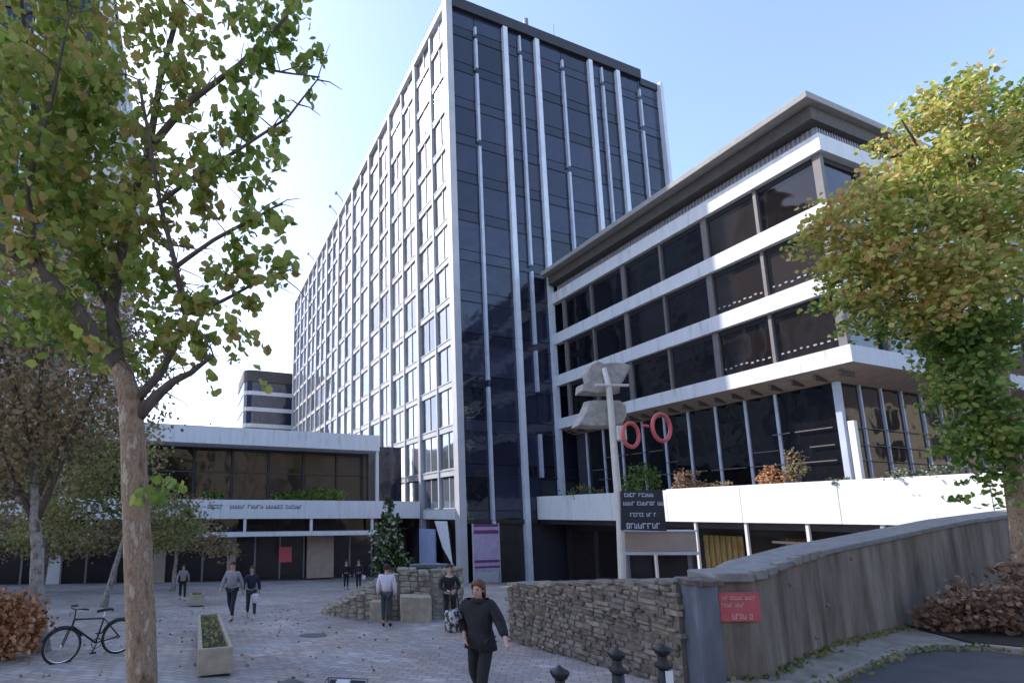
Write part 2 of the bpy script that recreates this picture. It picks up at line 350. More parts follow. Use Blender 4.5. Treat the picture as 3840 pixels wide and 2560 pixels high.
class Bld:
    """a building in the frame of the tower: local x = u (along B), y = t (along A)"""
    def __init__(s, name, label, base):
        s.b = Vector(base); s.o = thing(name, label, 'building', FW(*base), ANG)
    def part(s, mb, name, m, parent=None, **k): return mb.build(name, m, parent or s.o, off=s.b, **k)
    def boxes(s, name, boxes, m, parent=None, sub=None, limit=100, **k):
        """each box its own part; the largest `limit` in the picture singly, the rest as one stuff part"""
        def area(bx):
            ps = [proj(FW(x, y, z)) for x in bx[0:2] for y in bx[2:4] for z in bx[4:6]]
            us = [min(max(p[0], 0), 3840) for p in ps]; vs = [min(max(p[1], 0), 2560) for p in ps]
            return (max(us)-min(us))*(max(vs)-min(vs))
        order = sorted(boxes, key=area, reverse=True); out = []
        for bx in order[:limit]:
            mb = MB(); mb.box(*bx); o = s.part(mb, name, m, parent, **k); out.append(o)
            if sub: sub(bx, o)
        if len(order) > limit:
            mb = MB()
            for bx in order[limit:]: mb.box(*bx)
            struct(s.part(mb, name, m, parent, **k), 'stuff')
        return out

def leaf_object(name, pts, size, m, parent=None, up=.3, kind=None, jit=.35, asp=.75, face=None):
    """pts (N,3): one folded six-point leaf at each"""
    P = np.asarray(pts, float); N = len(P)
    sz = size*(1+jit*RNG.uniform(-1, 1, N))[:, None]
    d = RNG.normal(size=(N, 3)); d[:, 2] -= up; d /= np.linalg.norm(d, axis=1)[:, None]
    q = RNG.normal(size=(N, 3)); 
    sd_ = np.cross(d, q); sd_ /= np.linalg.norm(sd_, axis=1)[:, None]; nn = np.cross(d, sd_)
    fold = RNG.uniform(.1, .5, N)[:, None]*sz*.5
    V = np.empty((N, 6, 3))
    V[:, 0] = P-d*sz*.5
    V[:, 1] = P-d*sz*.15+sd_*sz*.5*asp+nn*fold*.6
    V[:, 2] = P+d*sz*.22+sd_*sz*.42*asp+nn*fold
    V[:, 3] = P+d*sz*.5
    V[:, 4] = P+d*sz*.22-sd_*sz*.42*asp+nn*fold
    V[:, 5] = P-d*sz*.15-sd_*sz*.5*asp+nn*fold*.6
    me = bpy.data.meshes.new(name); me.vertices.add(N*6); me.vertices.foreach_set('co', V.ravel())
    me.loops.add(N*8); me.polygons.add(N*2)
    base = (np.arange(N)*6)[:, None]
    me.loops.foreach_set('vertex_index', (base+np.array([0, 1, 2, 3, 0, 3, 4, 5])[None]).ravel())
    me.polygons.foreach_set('loop_start', np.arange(N*2)*4)
    me.update(calc_edges=True); me.validate(); me.materials.append(m)
    o = bpy.data.objects.new(name, me); COL.objects.link(o)
    if parent is not None: o.parent = parent
    return o
def blob(c, r, n, shell=.35):
    """n points in an ellipsoid, a bit denser near its skin, broken into small sprays"""
    c = np.array(c, float); r = np.array(r if hasattr(r, '__len__') else (r, r, r), float)
    k = max(3, n//14); u = RNG.normal(size=(k, 3)); u /= np.linalg.norm(u, axis=1)[:, None]
    rad = RNG.uniform(shell, 1, k)[:, None]**.8
    ctr = u*rad
    idx = RNG.integers(0, k, n)
    return c+(ctr[idx]+RNG.normal(size=(n, 3))*.19)*r

# ================================================================== SETTING: ground
def zz(x, y): return gz(x, y)
g = MB()
xs = [-1500, 1500]; ys = [-1500, 6.5, 44, 1500]
for i in range(3):
    g.quad((xs[0], ys[i], zz(0, ys[i])-.03), (xs[1], ys[i], zz(0, ys[i])-.03), (xs[1], ys[i+1], zz(0, ys[i+1])-.03), (xs[0], ys[i+1], zz(0, ys[i+1])-.03))
struct(g.build('ground', M['far']))
g = MB()
for y0, y1 in ((-14, 6.5), (6.5, 44), (44, 75)):
    g.quad((-70, y0, zz(0, y0)), (50, y0, zz(0, y0)), (50, y1, zz(0, y1)), (-70, y1, zz(0, y1)))
struct(g.build('plaza', M['paving']))
ROAD = [(4.2, -14), (60, -14), (60, 8.2), (14.5, 8.3), (12.3, 8.9), (11.3, 9.55), (10.6, 9.65), (9.6, 9.3), (8.4, 8.65), (6.8, 7.7), (5.6, 6.9), (4.7, 5.6), (4.3, 3)]
g = MB()
zr = lambda x, y: .012
g.prism(ROAD, -.35, .012)
struct(g.build('road', M['asphalt']))
# kerb along the road edge
kl = ROAD[3:]
g = MB()
for (x0, y0), (x1, y1) in zip(kl[:-1], kl[1:]):
    d = Vector((x1-x0, y1-y0)).normalized(); nrm = Vector((d.y, -d.x))
    nrm = nrm if nrm.y > 0 or nrm.x < 0 else -nrm
    a = Vector((x0, y0)); b = Vector((x1, y1)); nseg = max(1, int((b-a).length/.9))
    for i in range(nseg):
        p = a+(b-a)*(i/nseg)+d*.012; q = a+(b-a)*((i+1)/nseg)-d*.012
        g.prism([tuple(p), tuple(q), tuple(q+nrm*.16), tuple(p+nrm*.16)], -.3, .115+random.uniform(-.006, .006))
struct(g.build('kerb', M['kerb'], bevel=.012))

# concrete wall line (front face foot)
WL = [(5.22, 7.70), (5.80, 7.70), (6.10, 7.86), (6.55, 8.24), (8.8, 9.72), (11.5, 11.05), (15.2, 12.8), (20.5, 14.8), (27, 16.9)]
WT = [1.60, 1.63, 1.65, 1.70, 1.86, 2.06, 2.36, 2.72, 3.1]
g = MB()
pv = [(4.75, 5.7), (5.7, 7.0), (6.8, 7.86), (8.35, 8.8), (9.5, 9.46), (10.5, 9.83), (11.3, 9.72)] + [(11.6, 11.15), (8.7, 9.80), (6.6, 8.4), (5.8, 7.8), (5.25, 7.75), (4.9, 7.0)]
g.prism(pv, -.3, .10)
struct(g.build('pavement', M['pave']))
g = MB()
g.prism([(11.3, 9.76), (12.4, 9.1), (14.5, 8.5), (40, 8.4), (40, 19), (20.5, 14.6), (15.2, 12.7), (11.6, 11.05)], -.3, .13)
struct(g.build('planting_bed', M['soil']))

# ================================================================== concrete wall with coping
def poly_off(line, d):
    out = []
    for i, p in enumerate(line):
        a = Vector(line[max(i-1, 0)]); b = Vector(line[min(i+1, len(line)-1)]); t = (b-a).normalized(); n = Vector((-t.y, t.x))
        out.append(Vector(p)+n*d)
    return out
cw = thing('concrete_wall', 'long stained concrete retaining wall rising beside the road on the right', 'wall', (5.25, 7.55, 0))
off = Vector((5.25, 7.55, 0))
# rounded near end
def densify(L, T, step=.35):
    P = []; Q = []
    for i in range(len(L)-1):
        a = Vector(L[i]); b = Vector(L[i+1]); n = max(1, int((b-a).length/step))
        for k in range(n): P.append(a+(b-a)*k/n); Q.append(T[i]+(T[i+1]-T[i])*k/n)
    P.append(Vector(L[-1])); Q.append(T[-1]); return P, Q
P, Q = densify(WL, WT)
back = poly_off([tuple(p) for p in P], .34)
g = MB()
k = len(P)
for i in range(k): g.v.append((P[i].x, P[i].y, -.4)); g.v.append((P[i].x, P[i].y, Q[i]-.13)); g.v.append((back[i].x, back[i].y, Q[i]-.13)); g.v.append((back[i].x, back[i].y, -3.2))
for i in range(k-1):
    for a in range(4):
        b = (a+1) % 4; g.f.append((4*i+a, 4*i+b, 4*i+4+b, 4*i+4+a))
g.f.append((0, 1, 2, 3)); g.f.append((4*k-1, 4*k-2, 4*k-3, 4*k-4))
g.build('wall_face', M['concrete'], cw, off=off)
f2 = poly_off([tuple(p) for p in P], -.05); b2 = poly_off([tuple(p) for p in P], .62)
g = MB(); 
for i in range(k): 
    for p, z in ((f2[i], Q[i]-.13), (f2[i], Q[i]-.03), (b2[i], Q[i]), (b2[i], Q[i]-.13)): g.v.append((p.x, p.y, z+.002))
for i in range(k-1):
    for a in range(4):
        b = (a+1) % 4; g.f.append((4*i+a, 4*i+b, 4*i+4+b, 4*i+4+a))
g.f.append((0, 1, 2, 3)); g.f.append((4*k-1, 4*k-2, 4*k-3, 4*k-4))
g.build('coping', M['cap'], cw, off=off, bevel=.015)
# worn lip at the near end of the coping
g = MB()
for i in range(0, 9):
    if i == 4: continue
    p = f2[i]; q = f2[i+1]; t = (q-p).normalized(); n = Vector((-t.y, t.x))
    a = p+t*.02-n*.035; b = q-t*.02-n*.035
    z = (Q[i]+Q[i+1])/2
    g.prism([tuple(a), tuple(b), tuple(b+n*.12), tuple(a+n*.12)], z-.125, z+.012+random.uniform(-.015, .015))
g.build('lip', M['capedge'], cw, off=off, bevel=.02, label='pale broken edging along the near end of the coping')
# drain holes / fixings
for s_, h in ((2.2, 1.32), (3.9, .82), (5.2, 1.62), (3.1, .35)):
    d = 0; 
    for i in range(k-1):
        L = (P[i+1]-P[i]).length
        if d+L > s_: break
        d += L
    t = (P[i+1]-P[i]).normalized(); n = Vector((-t.y, t.x)); p = P[i]+t*(s_-d)-n*.012
    g = MB(); g.ball((p.x, p.y, h), .035); g.build('drain_plug', M['capedge'], cw, off=off, smooth=True)
# red sign on the wall
p0 = at(2715, 2262, 7.62); p1 = at(2888, 2268, 8.35)
dd = (p1-p0); dd.z = 0; wd = dd.length; ang = math.atan2(dd.y, dd.x)
mid = (p0+p1)/2; mid.z = 1.12
wdir = Vector((1, .03)).normalized(); wn = Vector((wdir.y, -wdir.x))
bs = Vector(WL[0])+wdir*.33+wn*.04
sg = thing('red_sign', 'faded red notice board with pale lines of lettering fixed to the concrete wall', 'sign', (bs.x, bs.y, 1.13), math.atan2(wdir.y, wdir.x))
g = MB(); g.box(-.31, .31, -.012, .012, -.21, .21); g.build('board', M['redsign'], sg, bevel=.004)
def glyph_row(g, x0, x1, z, h, y=-.016, ax='x', seed=1, fill=.62, dens=1.0):
    rr = random.Random(seed); x = x0; wl = rr.randint(3, 8)
    while x < x1-h*.3:
        wgl = h*rr.uniform(.45, .75); st = h*.2
        kx = rr.random()
        for (a0, a1, b0, b1) in ([(0, .25, 0, 1)] + ([(.25, 1, .8, 1)] if kx < .6 else []) + ([(.25, 1, 0, .2)] if kx > .3 else []) + ([(.75, 1, .2, .8)] if kx > .5 else [])):
            g.box(x+a0*wgl, x+a1*wgl, y-.003, y+.003, z+b0*h, z+b1*h)
        x += wgl+h*.18; wl -= 1
        if wl <= 0: x += h*.55; wl = rr.randint(2, 9)
g = MB(); glyph_row(g, -.28, .26, .10, .05, seed=2); glyph_row(g, -.28, .05, .0, .05, seed=3); glyph_row(g, -.14, .16, -.18, .08, seed=4)
g.build('lettering', M['pinktext'], sg)

# ================================================================== rubble stone wall
A0 = Vector((3.40, 12.3)); A1 = Vector((4.82, 7.95)); dv = (A1-A0); Lw = dv.length; dv.normalize(); nv = Vector((dv.y, -dv.x))
if nv.x > 0: nv = -nv
sw = thing('stone_wall', 'rough rubble stone wall of brown and grey stones, left of the concrete wall', 'wall', (A0.x, A0.y, gz(0, A0.y)))
off = Vector((A0.x, A0.y, gz(0, A0.y)))
def topz(s_): return .86+(1.50-.86)*s_/Lw
def botz(s_): return gz(0, (A0+dv*s_).y)
g = MB()
c = [A0+nv*.035, A1+nv*.035, A1-nv*.45, A0-nv*.45]
g.prism([tuple(q) for q in c], -2.6, lambda x, y: topz((Vector((x, y))-A0).dot(dv))-.09)
g.build('mortar_core', M['mortar'], sw, off=off)
def stone(g, c, ex, ey, ez, sx, sy, sz):
    """irregular, rounded stone: a displaced superellipsoid"""
    k = len(g.v); rings = 5; seg = 8; ph0 = random.uniform(0, 6)
    def se(v): return math.copysign(abs(v)**.45, v)
    for i in range(rings+1):
        ph = math.pi*i/rings
        for q in range(seg):
            t = 2*math.pi*q/seg+ph0*0
            d = (se(math.sin(ph))*se(math.cos(t)), se(math.sin(ph))*se(math.sin(t)), se(math.cos(ph)))
            jt = 1+random.uniform(-.10, .10)
            p = c+ex*(d[0]*sx*jt)+ey*(d[1]*sy*jt)+ez*(d[2]*sz*jt); g.v.append(tuple(p))
    for i in range(rings):
        for q in range(seg):
            q2 = (q+1) % seg; g.f.append((k+i*seg+q, k+(i+1)*seg+q, k+(i+1)*seg+q2, k+i*seg+q2))
g = MB(); ex = Vector((dv.x, dv.y, 0)); ey = Vector((nv.x, nv.y, 0)); ez = Vector((0, 0, 1))
z = -1.0
while z < 1.5:
    h = random.uniform(.055, .115); s_ = -random.uniform(0, .2)
    while s_ < Lw:
        wd_ = random.choice([random.uniform(.08, .2), random.uniform(.15, .42)])
        sc = s_+wd_/2
        if 0 < sc < Lw-.02 and z+h/2 > botz(sc)-.1 and z+h/2 < topz(sc)-.09:
            p = A0+dv*sc
            stone(g, Vector((p.x, p.y, z+h/2+random.uniform(-.012, .012)))+ey*random.uniform(-.03, .02), ex, ey, ez, wd_/2*.96, .09, h/2*.93)
        s_ += wd_
    z += h+.006
g.build('stones', M['rubble'], sw, off=off)
g = MB(); s_ = 0
while s_ < Lw:
    wd_ = random.uniform(.3, .6); sc = s_+wd_/2; p = A0+dv*sc
    stone(g, Vector((p.x, p.y, topz(sc)-.055))-ey*.18, ex, ey, ez, wd_/2*.98, .27, .055)
    s_ += wd_
g.build('coping_stones', M['rubble'], sw, off=off, label='flat pale coping stones')
g = MB(); g.prism([(4.86, 7.58), (5.20, 7.56), (5.22, 8.2), (4.88, 8.2)], -.4, lambda x, y: 1.50+(y-7.6)*.02)
g.build('end_slab', M['slab'], sw, off=off, bevel=.05, label='blue grey upright slab closing the near end of the stone wall')

# ================================================================== OFFICE TOWER
FL = [46.0-3.68*k for k in range(12)]      # spandrel lines: 46.0 ... 5.52
TT = 49.6; TL = 70.0
tw = Bld('office_tower', 'tall office tower with white gridded long side and dark navy glass end', (0, 0, gz(0, 39)))
g = MB(); g.box(.42, 25.9, .30, TL-.1, -3.4, 49.2); tw.part(g, 'core', M['core'])
# --- long side (x = 0): piers, mullions, spandrels, windows
bay = 7.0; nb = 10
piers = [(-.20, .40, t-.21, t+.21, -3.4, TT-.25) for t in [k*bay for k in range(1, nb+1)]]
tw.boxes('pier', piers, M['silver'])
g = MB(); g.box(-.32, .30, -.30, .42, -3.4, TT); tw.part(g, 'corner_pier', M['silver'])
tw.boxes('mullion', [(-.12, .40, (k+.5)*bay-.10, (k+.5)*bay+.10, 2.9, TT-.3) for k in range(nb)], M['silver'])
sp = []
for z in FL: sp.append((-.02, .41, .42, TL-.3, z+.05, z+.52))
tw.boxes('spandrel', sp, M['silver'])
g = MB(); g.box(-.25, .41, .42, TL-.3, 48.9, TT-.1); tw.part(g, 'parapet', M['white'])
g = MB()
for z in FL: g.box(-.07, -.02, .42, TL-.3, z+.52, z+.60)
tw.part(g, 'sill', M['silver'])
win = []
for z in FL:
    for k in range(nb*2):
        t0 = k*bay/2+(.42 if k % 2 == 0 else .16); t1 = (k+1)*bay/2-(.16 if k % 2 == 0 else .34)
        za = z+.62; zb = min(z+3.66, 48.88)
        sp_ = t0+(t1-t0)*.42
        win.append((.13, .22, t0+.10, t1-.10, za, zb))
for k in range(nb*2):
    t0 = k*bay/2+(.42 if k % 2 == 0 else .16); t1 = (k+1)*bay/2-(.16 if k % 2 == 0 else .34)
    win.append((.13, .22, t0+.10, t1-.10, 2.9, 5.45))
def bar(bx, o):
    g = MB(); m_ = bx[2]+(bx[3]-bx[2])*.5
    g.box(bx[0]-.07, bx[0]-.002, m_-.05, m_+.05, bx[4], bx[5])
    g.box(bx[0]-.05, bx[0]-.002, bx[2], bx[3], bx[4], bx[4]+.07); tw.part(g, 'window_frame', M['silver'], o)
wa = tw.boxes('window', win, M['pale'], sub=bar, limit=62)
# ground floor strip of the long side
g = MB(); g.box(-.10, .41, .42, TL-.3, 2.05, 2.85); tw.part(g, 'ground_band', M['white'])
tw.boxes('shop_window', [(.22, .3, k*bay/2+.36, (k+1)*bay/2-.36, -3.2, 2.04) for k in range(2)], M['brown'])
# --- end face (y = 0)
fins = [6.05, 9.72, 16.35, 20.0]
for u, zb in zip(fins, (-3.2, 4.1, 4.1, 4.1)):
    g = MB(); g.box(u-.24, u+.24, -.30, .12, zb, TT-1.1); tw.part(g, 'fin', M['fin'])
g = MB(); g.box(25.75, 26.2, -.45, .5, 4, 48.9); tw.part(g, 'end_pier', M['fin'])
thin = [2.8, 7.75, 12.8, 17.9, 23.0]
tf = []
rr = random.Random(5)
levels = [5.52-3.68]+[z for z in reversed(FL)]
for ui, u in enumerate(thin):
    for z in levels:
        top = z < 45
        if z < 3 and u > 6.5: continue
        if ui in (1, 3) and rr.random() < .10: continue
        if z > 45: tf.append((u-.10, u+.10, -.22, .06, z+.5, z+2.2 if ui % 2 else z+1.3)); continue
        tf.append((u-.12, u+.12, -.26, .06, z+rr.choice([0, 0, 0, .6]), z+3.675))
tw.boxes('thin_mullion', tf, M['thinfin'])
g = MB(); g.box(2.7, 2.95, -.3, .06, -3.2, 1.9); tw.part(g, 'thin_mullion', M['fin'])
gw = []
edges = [.42, 2.8, 6.05, 7.75, 9.72, 12.8, 16.35, 17.9, 20.0, 23.0, 25.75]
for z in levels:
    for a, b in zip(edges[:-1], edges[1:]):
        if z < 3 and a > 7: continue
        j = random.uniform(-.008, .008)
        gw.append((a+.03, b-.03, .02+j, .10+j, z+.95, min(z+3.62, 48.6)))
g0 = len(gw)
tw.boxes('glass_panel', gw, M['navy'], limit=100)
spn = []
for z in levels:
    for a, b in zip(edges[:-1:2], edges[2::2]):
        if z < 3 and a > 7: continue
        spn.append((a+.03, b-.03, .04, .12, z-.0, z+.90))
tw.boxes('spandrel_panel', spn, M['navy'], limit=100)
g = MB()
for z in levels[1:]: g.box(.42, 25.7, -.02, .03, z-.07, z-.01)
tw.part(g, 'floor_joint', M['dark'])
g = MB(); g.box(.42, 23.3, -.25, .35, 48.65, 49.75); tw.part(g, 'roof_edge', M['darkpanel'])
g = MB(); g.box(23.32, 26.2, -.1, .4, 48.1, 48.9); tw.part(g, 'low_roof_edge', M['darkpanel'])
# ground floor of the end face
g = MB(); g.box(.45, 2.68, .1, .2, -3.2, 1.7); tw.part(g, 'shop_front', M['brown'])
g = MB(); g.box(2.98, 5.78, .1, .2, -3.2, 1.7); tw.part(g, 'door', M['darkpanel'])
g = MB(); g.box(.45, 7.1, -.10, .2, 1.72, 2.05); tw.part(g, 'lintel', M['darkpanel'])
# rooftop: antenna, masts, lamp arms
tw_top = FW(9.6, 3, TT)
for (u, t, h, r_) in ((9.6, 1.0, 2.4, .22), (14.0, 2.0, 4.6, .04), (14.9, 2.2, 3.6, .03), (13.2, 1.2, 1.2, .15)):
    g = MB(); g.tube([(u, t, 49.2), (u, t, TT+h)], r_, 8); tw.part(g, 'antenna', M['grey'])
for t in (33, 36.5, 52):
    g = MB(); g.tube([(0.3, t, TT-.3), (-.3, t-.2, TT+.8), (-1.2, t-.4, TT+1.5)], .06, 6); g.ball((-1.3, t-.4, TT+1.5), .25); tw.part(g, 'roof_lamp', M['grey'])

# ================================================================== OFFICE WING
WX = 9.69; WC = -20.5; WE = 40.0
wg = Bld('office_wing', 'lower glass office wing with white ribbed bands and overhanging roof at the right', (WX, WC, gz(0, 20)))
g = MB(); g.box(WX+.45, WE, WC+.45, -1.3, 9.9, 22.71); wg.part(g, 'core', M['core'])
bands = [(9.75, 10.62), (13.52, 14.45), (17.28, 18.22), (21.05, 22.0)]
for z0, z1 in bands:
    g = MB(); 
    g.box(WX-.05, WX+.5, WC+.5, -.35, z0, z1); g.box(WX-.05, WE, WC-.05, WC+.497, z0, z1)
    wg.part(g, 'band', M['rib'])
colt = [-20.2, -17.15, -14.1, -10.95, -7.8, -4.6, -1.5]
cols = []
for i in range(3):
    za = bands[i][1]; zb = bands[i+1][0]
    for k, t in enumerate(colt):
        wk = .17 if k % 2 == 0 else .08
        cols.append((WX+.16, WX+.44, t-wk, t+wk, za, zb))
    for k in range(7):
        u = WX+3.7+k*3.9; cols.append((u-.12, u+.12, WC+.12, WC+.44, za, zb))
wg.boxes('column', cols, M['column'], limit=100)
ww = []
for i in range(3):
    za = bands[i][1]+.01; zb = bands[i+1][0]-.01
    for a, b in zip(colt[:-1], colt[1:]): ww.append((WX+.34, WX+.42, a+.18, b-.18, za, zb))
    for k in range(7):
        u = WX+.4+k*3.9 if k else WX+.6; ww.append((u if k else WX+.6, WX+3.5+k*3.9, WC+.32, WC+.40, za, zb))
def wfr(bx, o):
    g = MB()
    if bx[1]-bx[0] < .2:
        g.box(bx[0]-.05, bx[0]-.002, bx[2], bx[3], bx[5]-.30, bx[5]-.002)
        m_ = (bx[2]+bx[3])/2
    else:
        g.box(bx[0], bx[1], bx[2]-.05, bx[2]-.002, bx[5]-.30, bx[5]-.002)
    wg.part(g, 'blind_box', M['dark'], o)
    g = MB()
    n_ = 9
    for q in range(n_):
        if bx[1]-bx[0] < .2 and bx[3] < -14 and bx[4] < 18:
            y = bx[2]+(bx[3]-bx[2])*(q+.5)/n_; h_ = random.uniform(.4, .5); g.box(bx[0]-.03, bx[0]-.004, y-random.uniform(.04, .09), y+.06, bx[4]+h_, bx[4]+h_+.08)
    if g.v: wg.part(g, 'rail_reflection', M['lattice'], o)  # pale dashes modelled in for a railing's reflection in the pane
wg.boxes('window', [b for b in ww if b[3] < -14 or b[1]-b[0] > .2], M['brown'], sub=wfr)  # brown for end face and sunlit bays, whose lit tone sits in the colour
wg.boxes('window', [b for b in ww if not (b[3] < -14 or b[1]-b[0] > .2)], M['black_glass'], sub=wfr)  # bays in the tower's shade: shade put in as blacker glass
# attic: slatted parapet + roof
g = MB(); g.box(WX+.40, WX+.46, WC+.30, -.6, 22.02, 22.7); g.box(WX+.46, WE, WC+.30, WC+.36, 22.02, 22.7); wg.part(g, 'attic_wall', M['lattice'])
g = MB(); t = WC+.3
while t < -1: g.box(WX+.30, WX+.395, t, t+.07, 22.02, 22.66); t += .22
u = WX+.4
while u < WX+22: g.box(u, u+.07, WC+.20, WC+.295, 22.02, 22.66); u += .22
wg.part(g, 'attic_slats', M['lattice'])
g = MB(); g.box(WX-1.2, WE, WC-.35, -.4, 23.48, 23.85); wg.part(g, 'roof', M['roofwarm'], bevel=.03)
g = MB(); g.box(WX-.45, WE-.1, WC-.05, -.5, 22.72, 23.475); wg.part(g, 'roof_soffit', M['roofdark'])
# slanting soffit under the lowest band
g = MB(); g.v = [(WX, WC, 9.74), (WX+1.5, WC+1.5, 9.25), (WX+1.5, -.4, 9.25), (WX, -.4, 9.74), (WE, WC, 9.74), (WE, WC+1.5, 9.25)]
g.f = [(0, 1, 2, 3), (0, 4, 5, 1)]; wg.part(g, 'soffit', M['soffit'])
g = MB()
t = WC+.6
while t < -.8: g.box(WX+.25, WX+1.4, t, t+.10, 9.30, 9.56); t += 1.05
wg.part(g, 'soffit_rib', M['roofdark'])
# terrace level glass wall
gx = WX+1.5; gy = WC+1.5
g = MB(); g.box(gx+.1, WE, gy+.1, -.5, -3.2, 9.24); wg.part(g, 'terrace_core', M['core'])
mt = [gy+.0, -16.2, -14.55, -12.75, -10.9, -9.1, -7.3, -5.4, -3.6, -1.8]
tm = [(gx-.10, gx+.06, t-.07, t+.07, 3.5, 9.24) for t in mt[1:]]+[(gx-.18, gx+.08, gy-.2, gy+.06, 3.5, 9.24)]
tm += [(gx+1.9*k-.06, gx+1.9*k+.06, gy-.10, gy+.06, 3.5, 9.24) for k in range(1, 12)]
wg.boxes('terrace_mullion', tm, M['thinfin'])
tg = [(gx-.01, gx+.07, a+.1, b-.1, 3.6, 9.22) for a, b in zip(mt[:-1], mt[1:])]+[(gx+1.9*k+.1, gx+1.9*(k+1)-.1, gy-.01, gy+.07, 3.6, 9.22) for k in range(11)]
wg.boxes('terrace_glass', tg, M['black_glass'])
g = MB()
for z in (5.2, 6.0, 6.9):
    g = MB()
    rr = random.Random(int(z*10)); t = gy+.3
    while t < -3:
        ln = rr.uniform(.6, 2.2)
        if rr.random() < .65: g.box(gx-.16, gx-.11, t, t+ln, z, z+.05)
        t += ln+.25
    g.box(gx+.4, gx+18, gy-.16, gy-.11, z, z+.03)
    wg.part(g, 'handrail', M['column'])
g = MB(); g.box(gx-1.0, gx-.75, gy-1.0, gy-.75, 3.7, 7.0); wg.part(g, 'terrace_post', M['white2'])

# ================================================================== PODIUM (terrace) in front of the wing
PX = 7.2; PC = -34.0
pd = Bld('podium', 'single storey podium with tall white parapet and dark shop windows, below the wing', (PX, -20, gz(0, 20)))
jt = [.0, -3.9, -7.75, -12.0, -16.3, -20.5, -25.0, -29.5, -34.0]
for k in range(len(jt)-1):
    g = MB(); g.box(PX-.02, PX+.24, jt[k+1]+.012, jt[k]-.012, 2.05, 3.92+(.06 if k > 2 else 0)); pd.part(g, 'parapet_panel', M['white2'], bevel=.01)
g = MB(); g.box(PX+.25, WE, PC, -.02, 3.0, 3.5); pd.part(g, 'terrace_deck', M['far'])
g = MB(); g.box(PX+.25, WE, PC, -.02, 1.70, 2.99); pd.part(g, 'beam', M['darkpanel'])
g = MB(); g.box(PX+2.3, WE, PC, -.6, -3.3, 1.69); pd.part(g, 'ground_floor_wall', M['darkpanel'])
pt = [-13.6, -16.35, -19.1, -21.8, -24.6, -27.4, -10.8]
pd.boxes('post', [(PX+.05, PX+.20, t-.06, t+.06, -3.2, 2.04) for t in pt], M['white'])
sh = [(PX+2.2, PX+2.29, -.9-k*2.6, -.9-k*2.6+2.2, -3.0, 1.2) for k in range(1, 12)]
pd.boxes('shop_window', sh, M['brown'])
for (t0, t1) in ((-14.9, -12.6), (-18.3, -17.0), (-20.3, -19.0)):
    g = MB()
    n_ = 14
    for q in range(n_):
        a = t0+(t1-t0)*q/n_; g.box(PX+1.9+.08*(q % 2), PX+1.98+.08*(q % 2), a, a+(t1-t0)/n_*.97, -2.8, 1.25)
    pd.part(g, 'curtain', M['curtain'])
g = MB(); g.box(PX+1.4, PX+2.0, -23.5, -16.7, 1.0, 1.12); pd.part(g, 'transom', M['beige'])
g = MB(); g.box(PX+1.0, PX+1.3, -27.5, -19.6, .2, 1.15); pd.part(g, 'shop_board', M['beige'], label='pale pinkish board over the shop window')

# ================================================================== ENTRANCE BUILDING at the left
EY = 6.45
en = Bld('entrance_building', 'low entrance hall with two long white canopies and dark glass doors', (-14, EY, gz(0, 42)))
g = MB(); g.box(-29.5, -4.35, EY, EY+12, 8.02, 9.42); en.part(g, 'upper_canopy', M['rib'])
g = MB(); g.box(-29.2, -4.6, EY+2.5, EY+11, 3.4, 8.01); en.part(g, 'hall_wall', M['darkpanel'])
uc = [(-29.0+3.05*k+.12, -29.0+3.05*(k+1)-.12, EY+2.40, EY+2.49, 3.75, 7.9) for k in range(8)]
en.boxes('hall_window', uc, M['pale' if False else 'brown'])
en.boxes('hall_mullion', [(-29.0+3.05*k-.06, -29.0+3.05*k+.06, EY+2.30, EY+2.41, 3.7, 8.0) for k in range(9)], M['darkpanel'])
g = MB(); g.box(-29.0, -4.7, EY+2.30, EY+2.39, 5.9, 6.0); en.part(g, 'hall_transom', M['darkpanel'])
g = MB(); g.box(-4.62, -4.38, EY+.1, EY+.4, 3.6, 8.0); en.part(g, 'canopy_post', M['rib'])
g = MB(); g.box(-34, -.45, EY, EY+.35, 2.12, 3.62); en.part(g, 'lower_fascia', M['rib'])
g = MB(); g.box(-34, -.5, EY+.36, EY+3, 3.0, 3.4); en.part(g, 'lower_canopy', M['rib'])
g = MB(); g.box(-34, -.5, EY+1.2, EY+1.4, 1.1, 2.11); en.part(g, 'clerestory', M['brown'])
g = MB(); g.box(-34, -4.5, EY+.1, EY+1.19, .72, 1.08); en.part(g, 'ledge', M['rib'])
en.boxes('ledge_post', [(-32+5.4*k-.11, -32+5.4*k+.11, EY+.12, EY+.30, 1.085, 2.115) for k in range(6)], M['white'])
g = MB(); g.box(-34, -.5, EY+3.0, EY+10, -3.3, 2.9); en.part(g, 'rear_wall', M['darkpanel'])
ds = [(-33.5+2.1*k+.08, -33.5+2.1*(k+1)-.08, EY+2.88, EY+2.98, -2.9, .6) for k in range(15)]
en.boxes('door', ds, M['brown'])
en.boxes('door_frame', [(-33.5+2.1*k-.07, -33.5+2.1*k+.07, EY+2.80, EY+2.98, -3.0, .7) for k in range(16)], M['grey'])
g = MB(); g.box(-12.6, -11.5, EY+2.70, EY+2.78, -1.6, -.3); en.part(g, 'door_poster', M['red'], label='red poster on the glass door')
g = MB(); g.box(-10.2, -7.8, EY+2.4, EY+2.7, -3.0, .65); en.part(g, 'warm_panel', M['soffit'])
g = MB(); g.box(-16.9, -16.2, EY+2.4, EY+2.7, -3.0, .65); en.part(g, 'warm_panel', M['soffit'])
g = MB(); g.box(-22.5, -21.6, EY+2.4, EY+2.7, -3.0, .65); en.part(g, 'warm_panel', M['soffit'])  # added panel: its warm colour stands in for light inside the hall
g = MB()
def frow(g, x0, x1, z, h, y, seed):
    glyph_row(g, x0, x1, z, h, y, seed=seed)
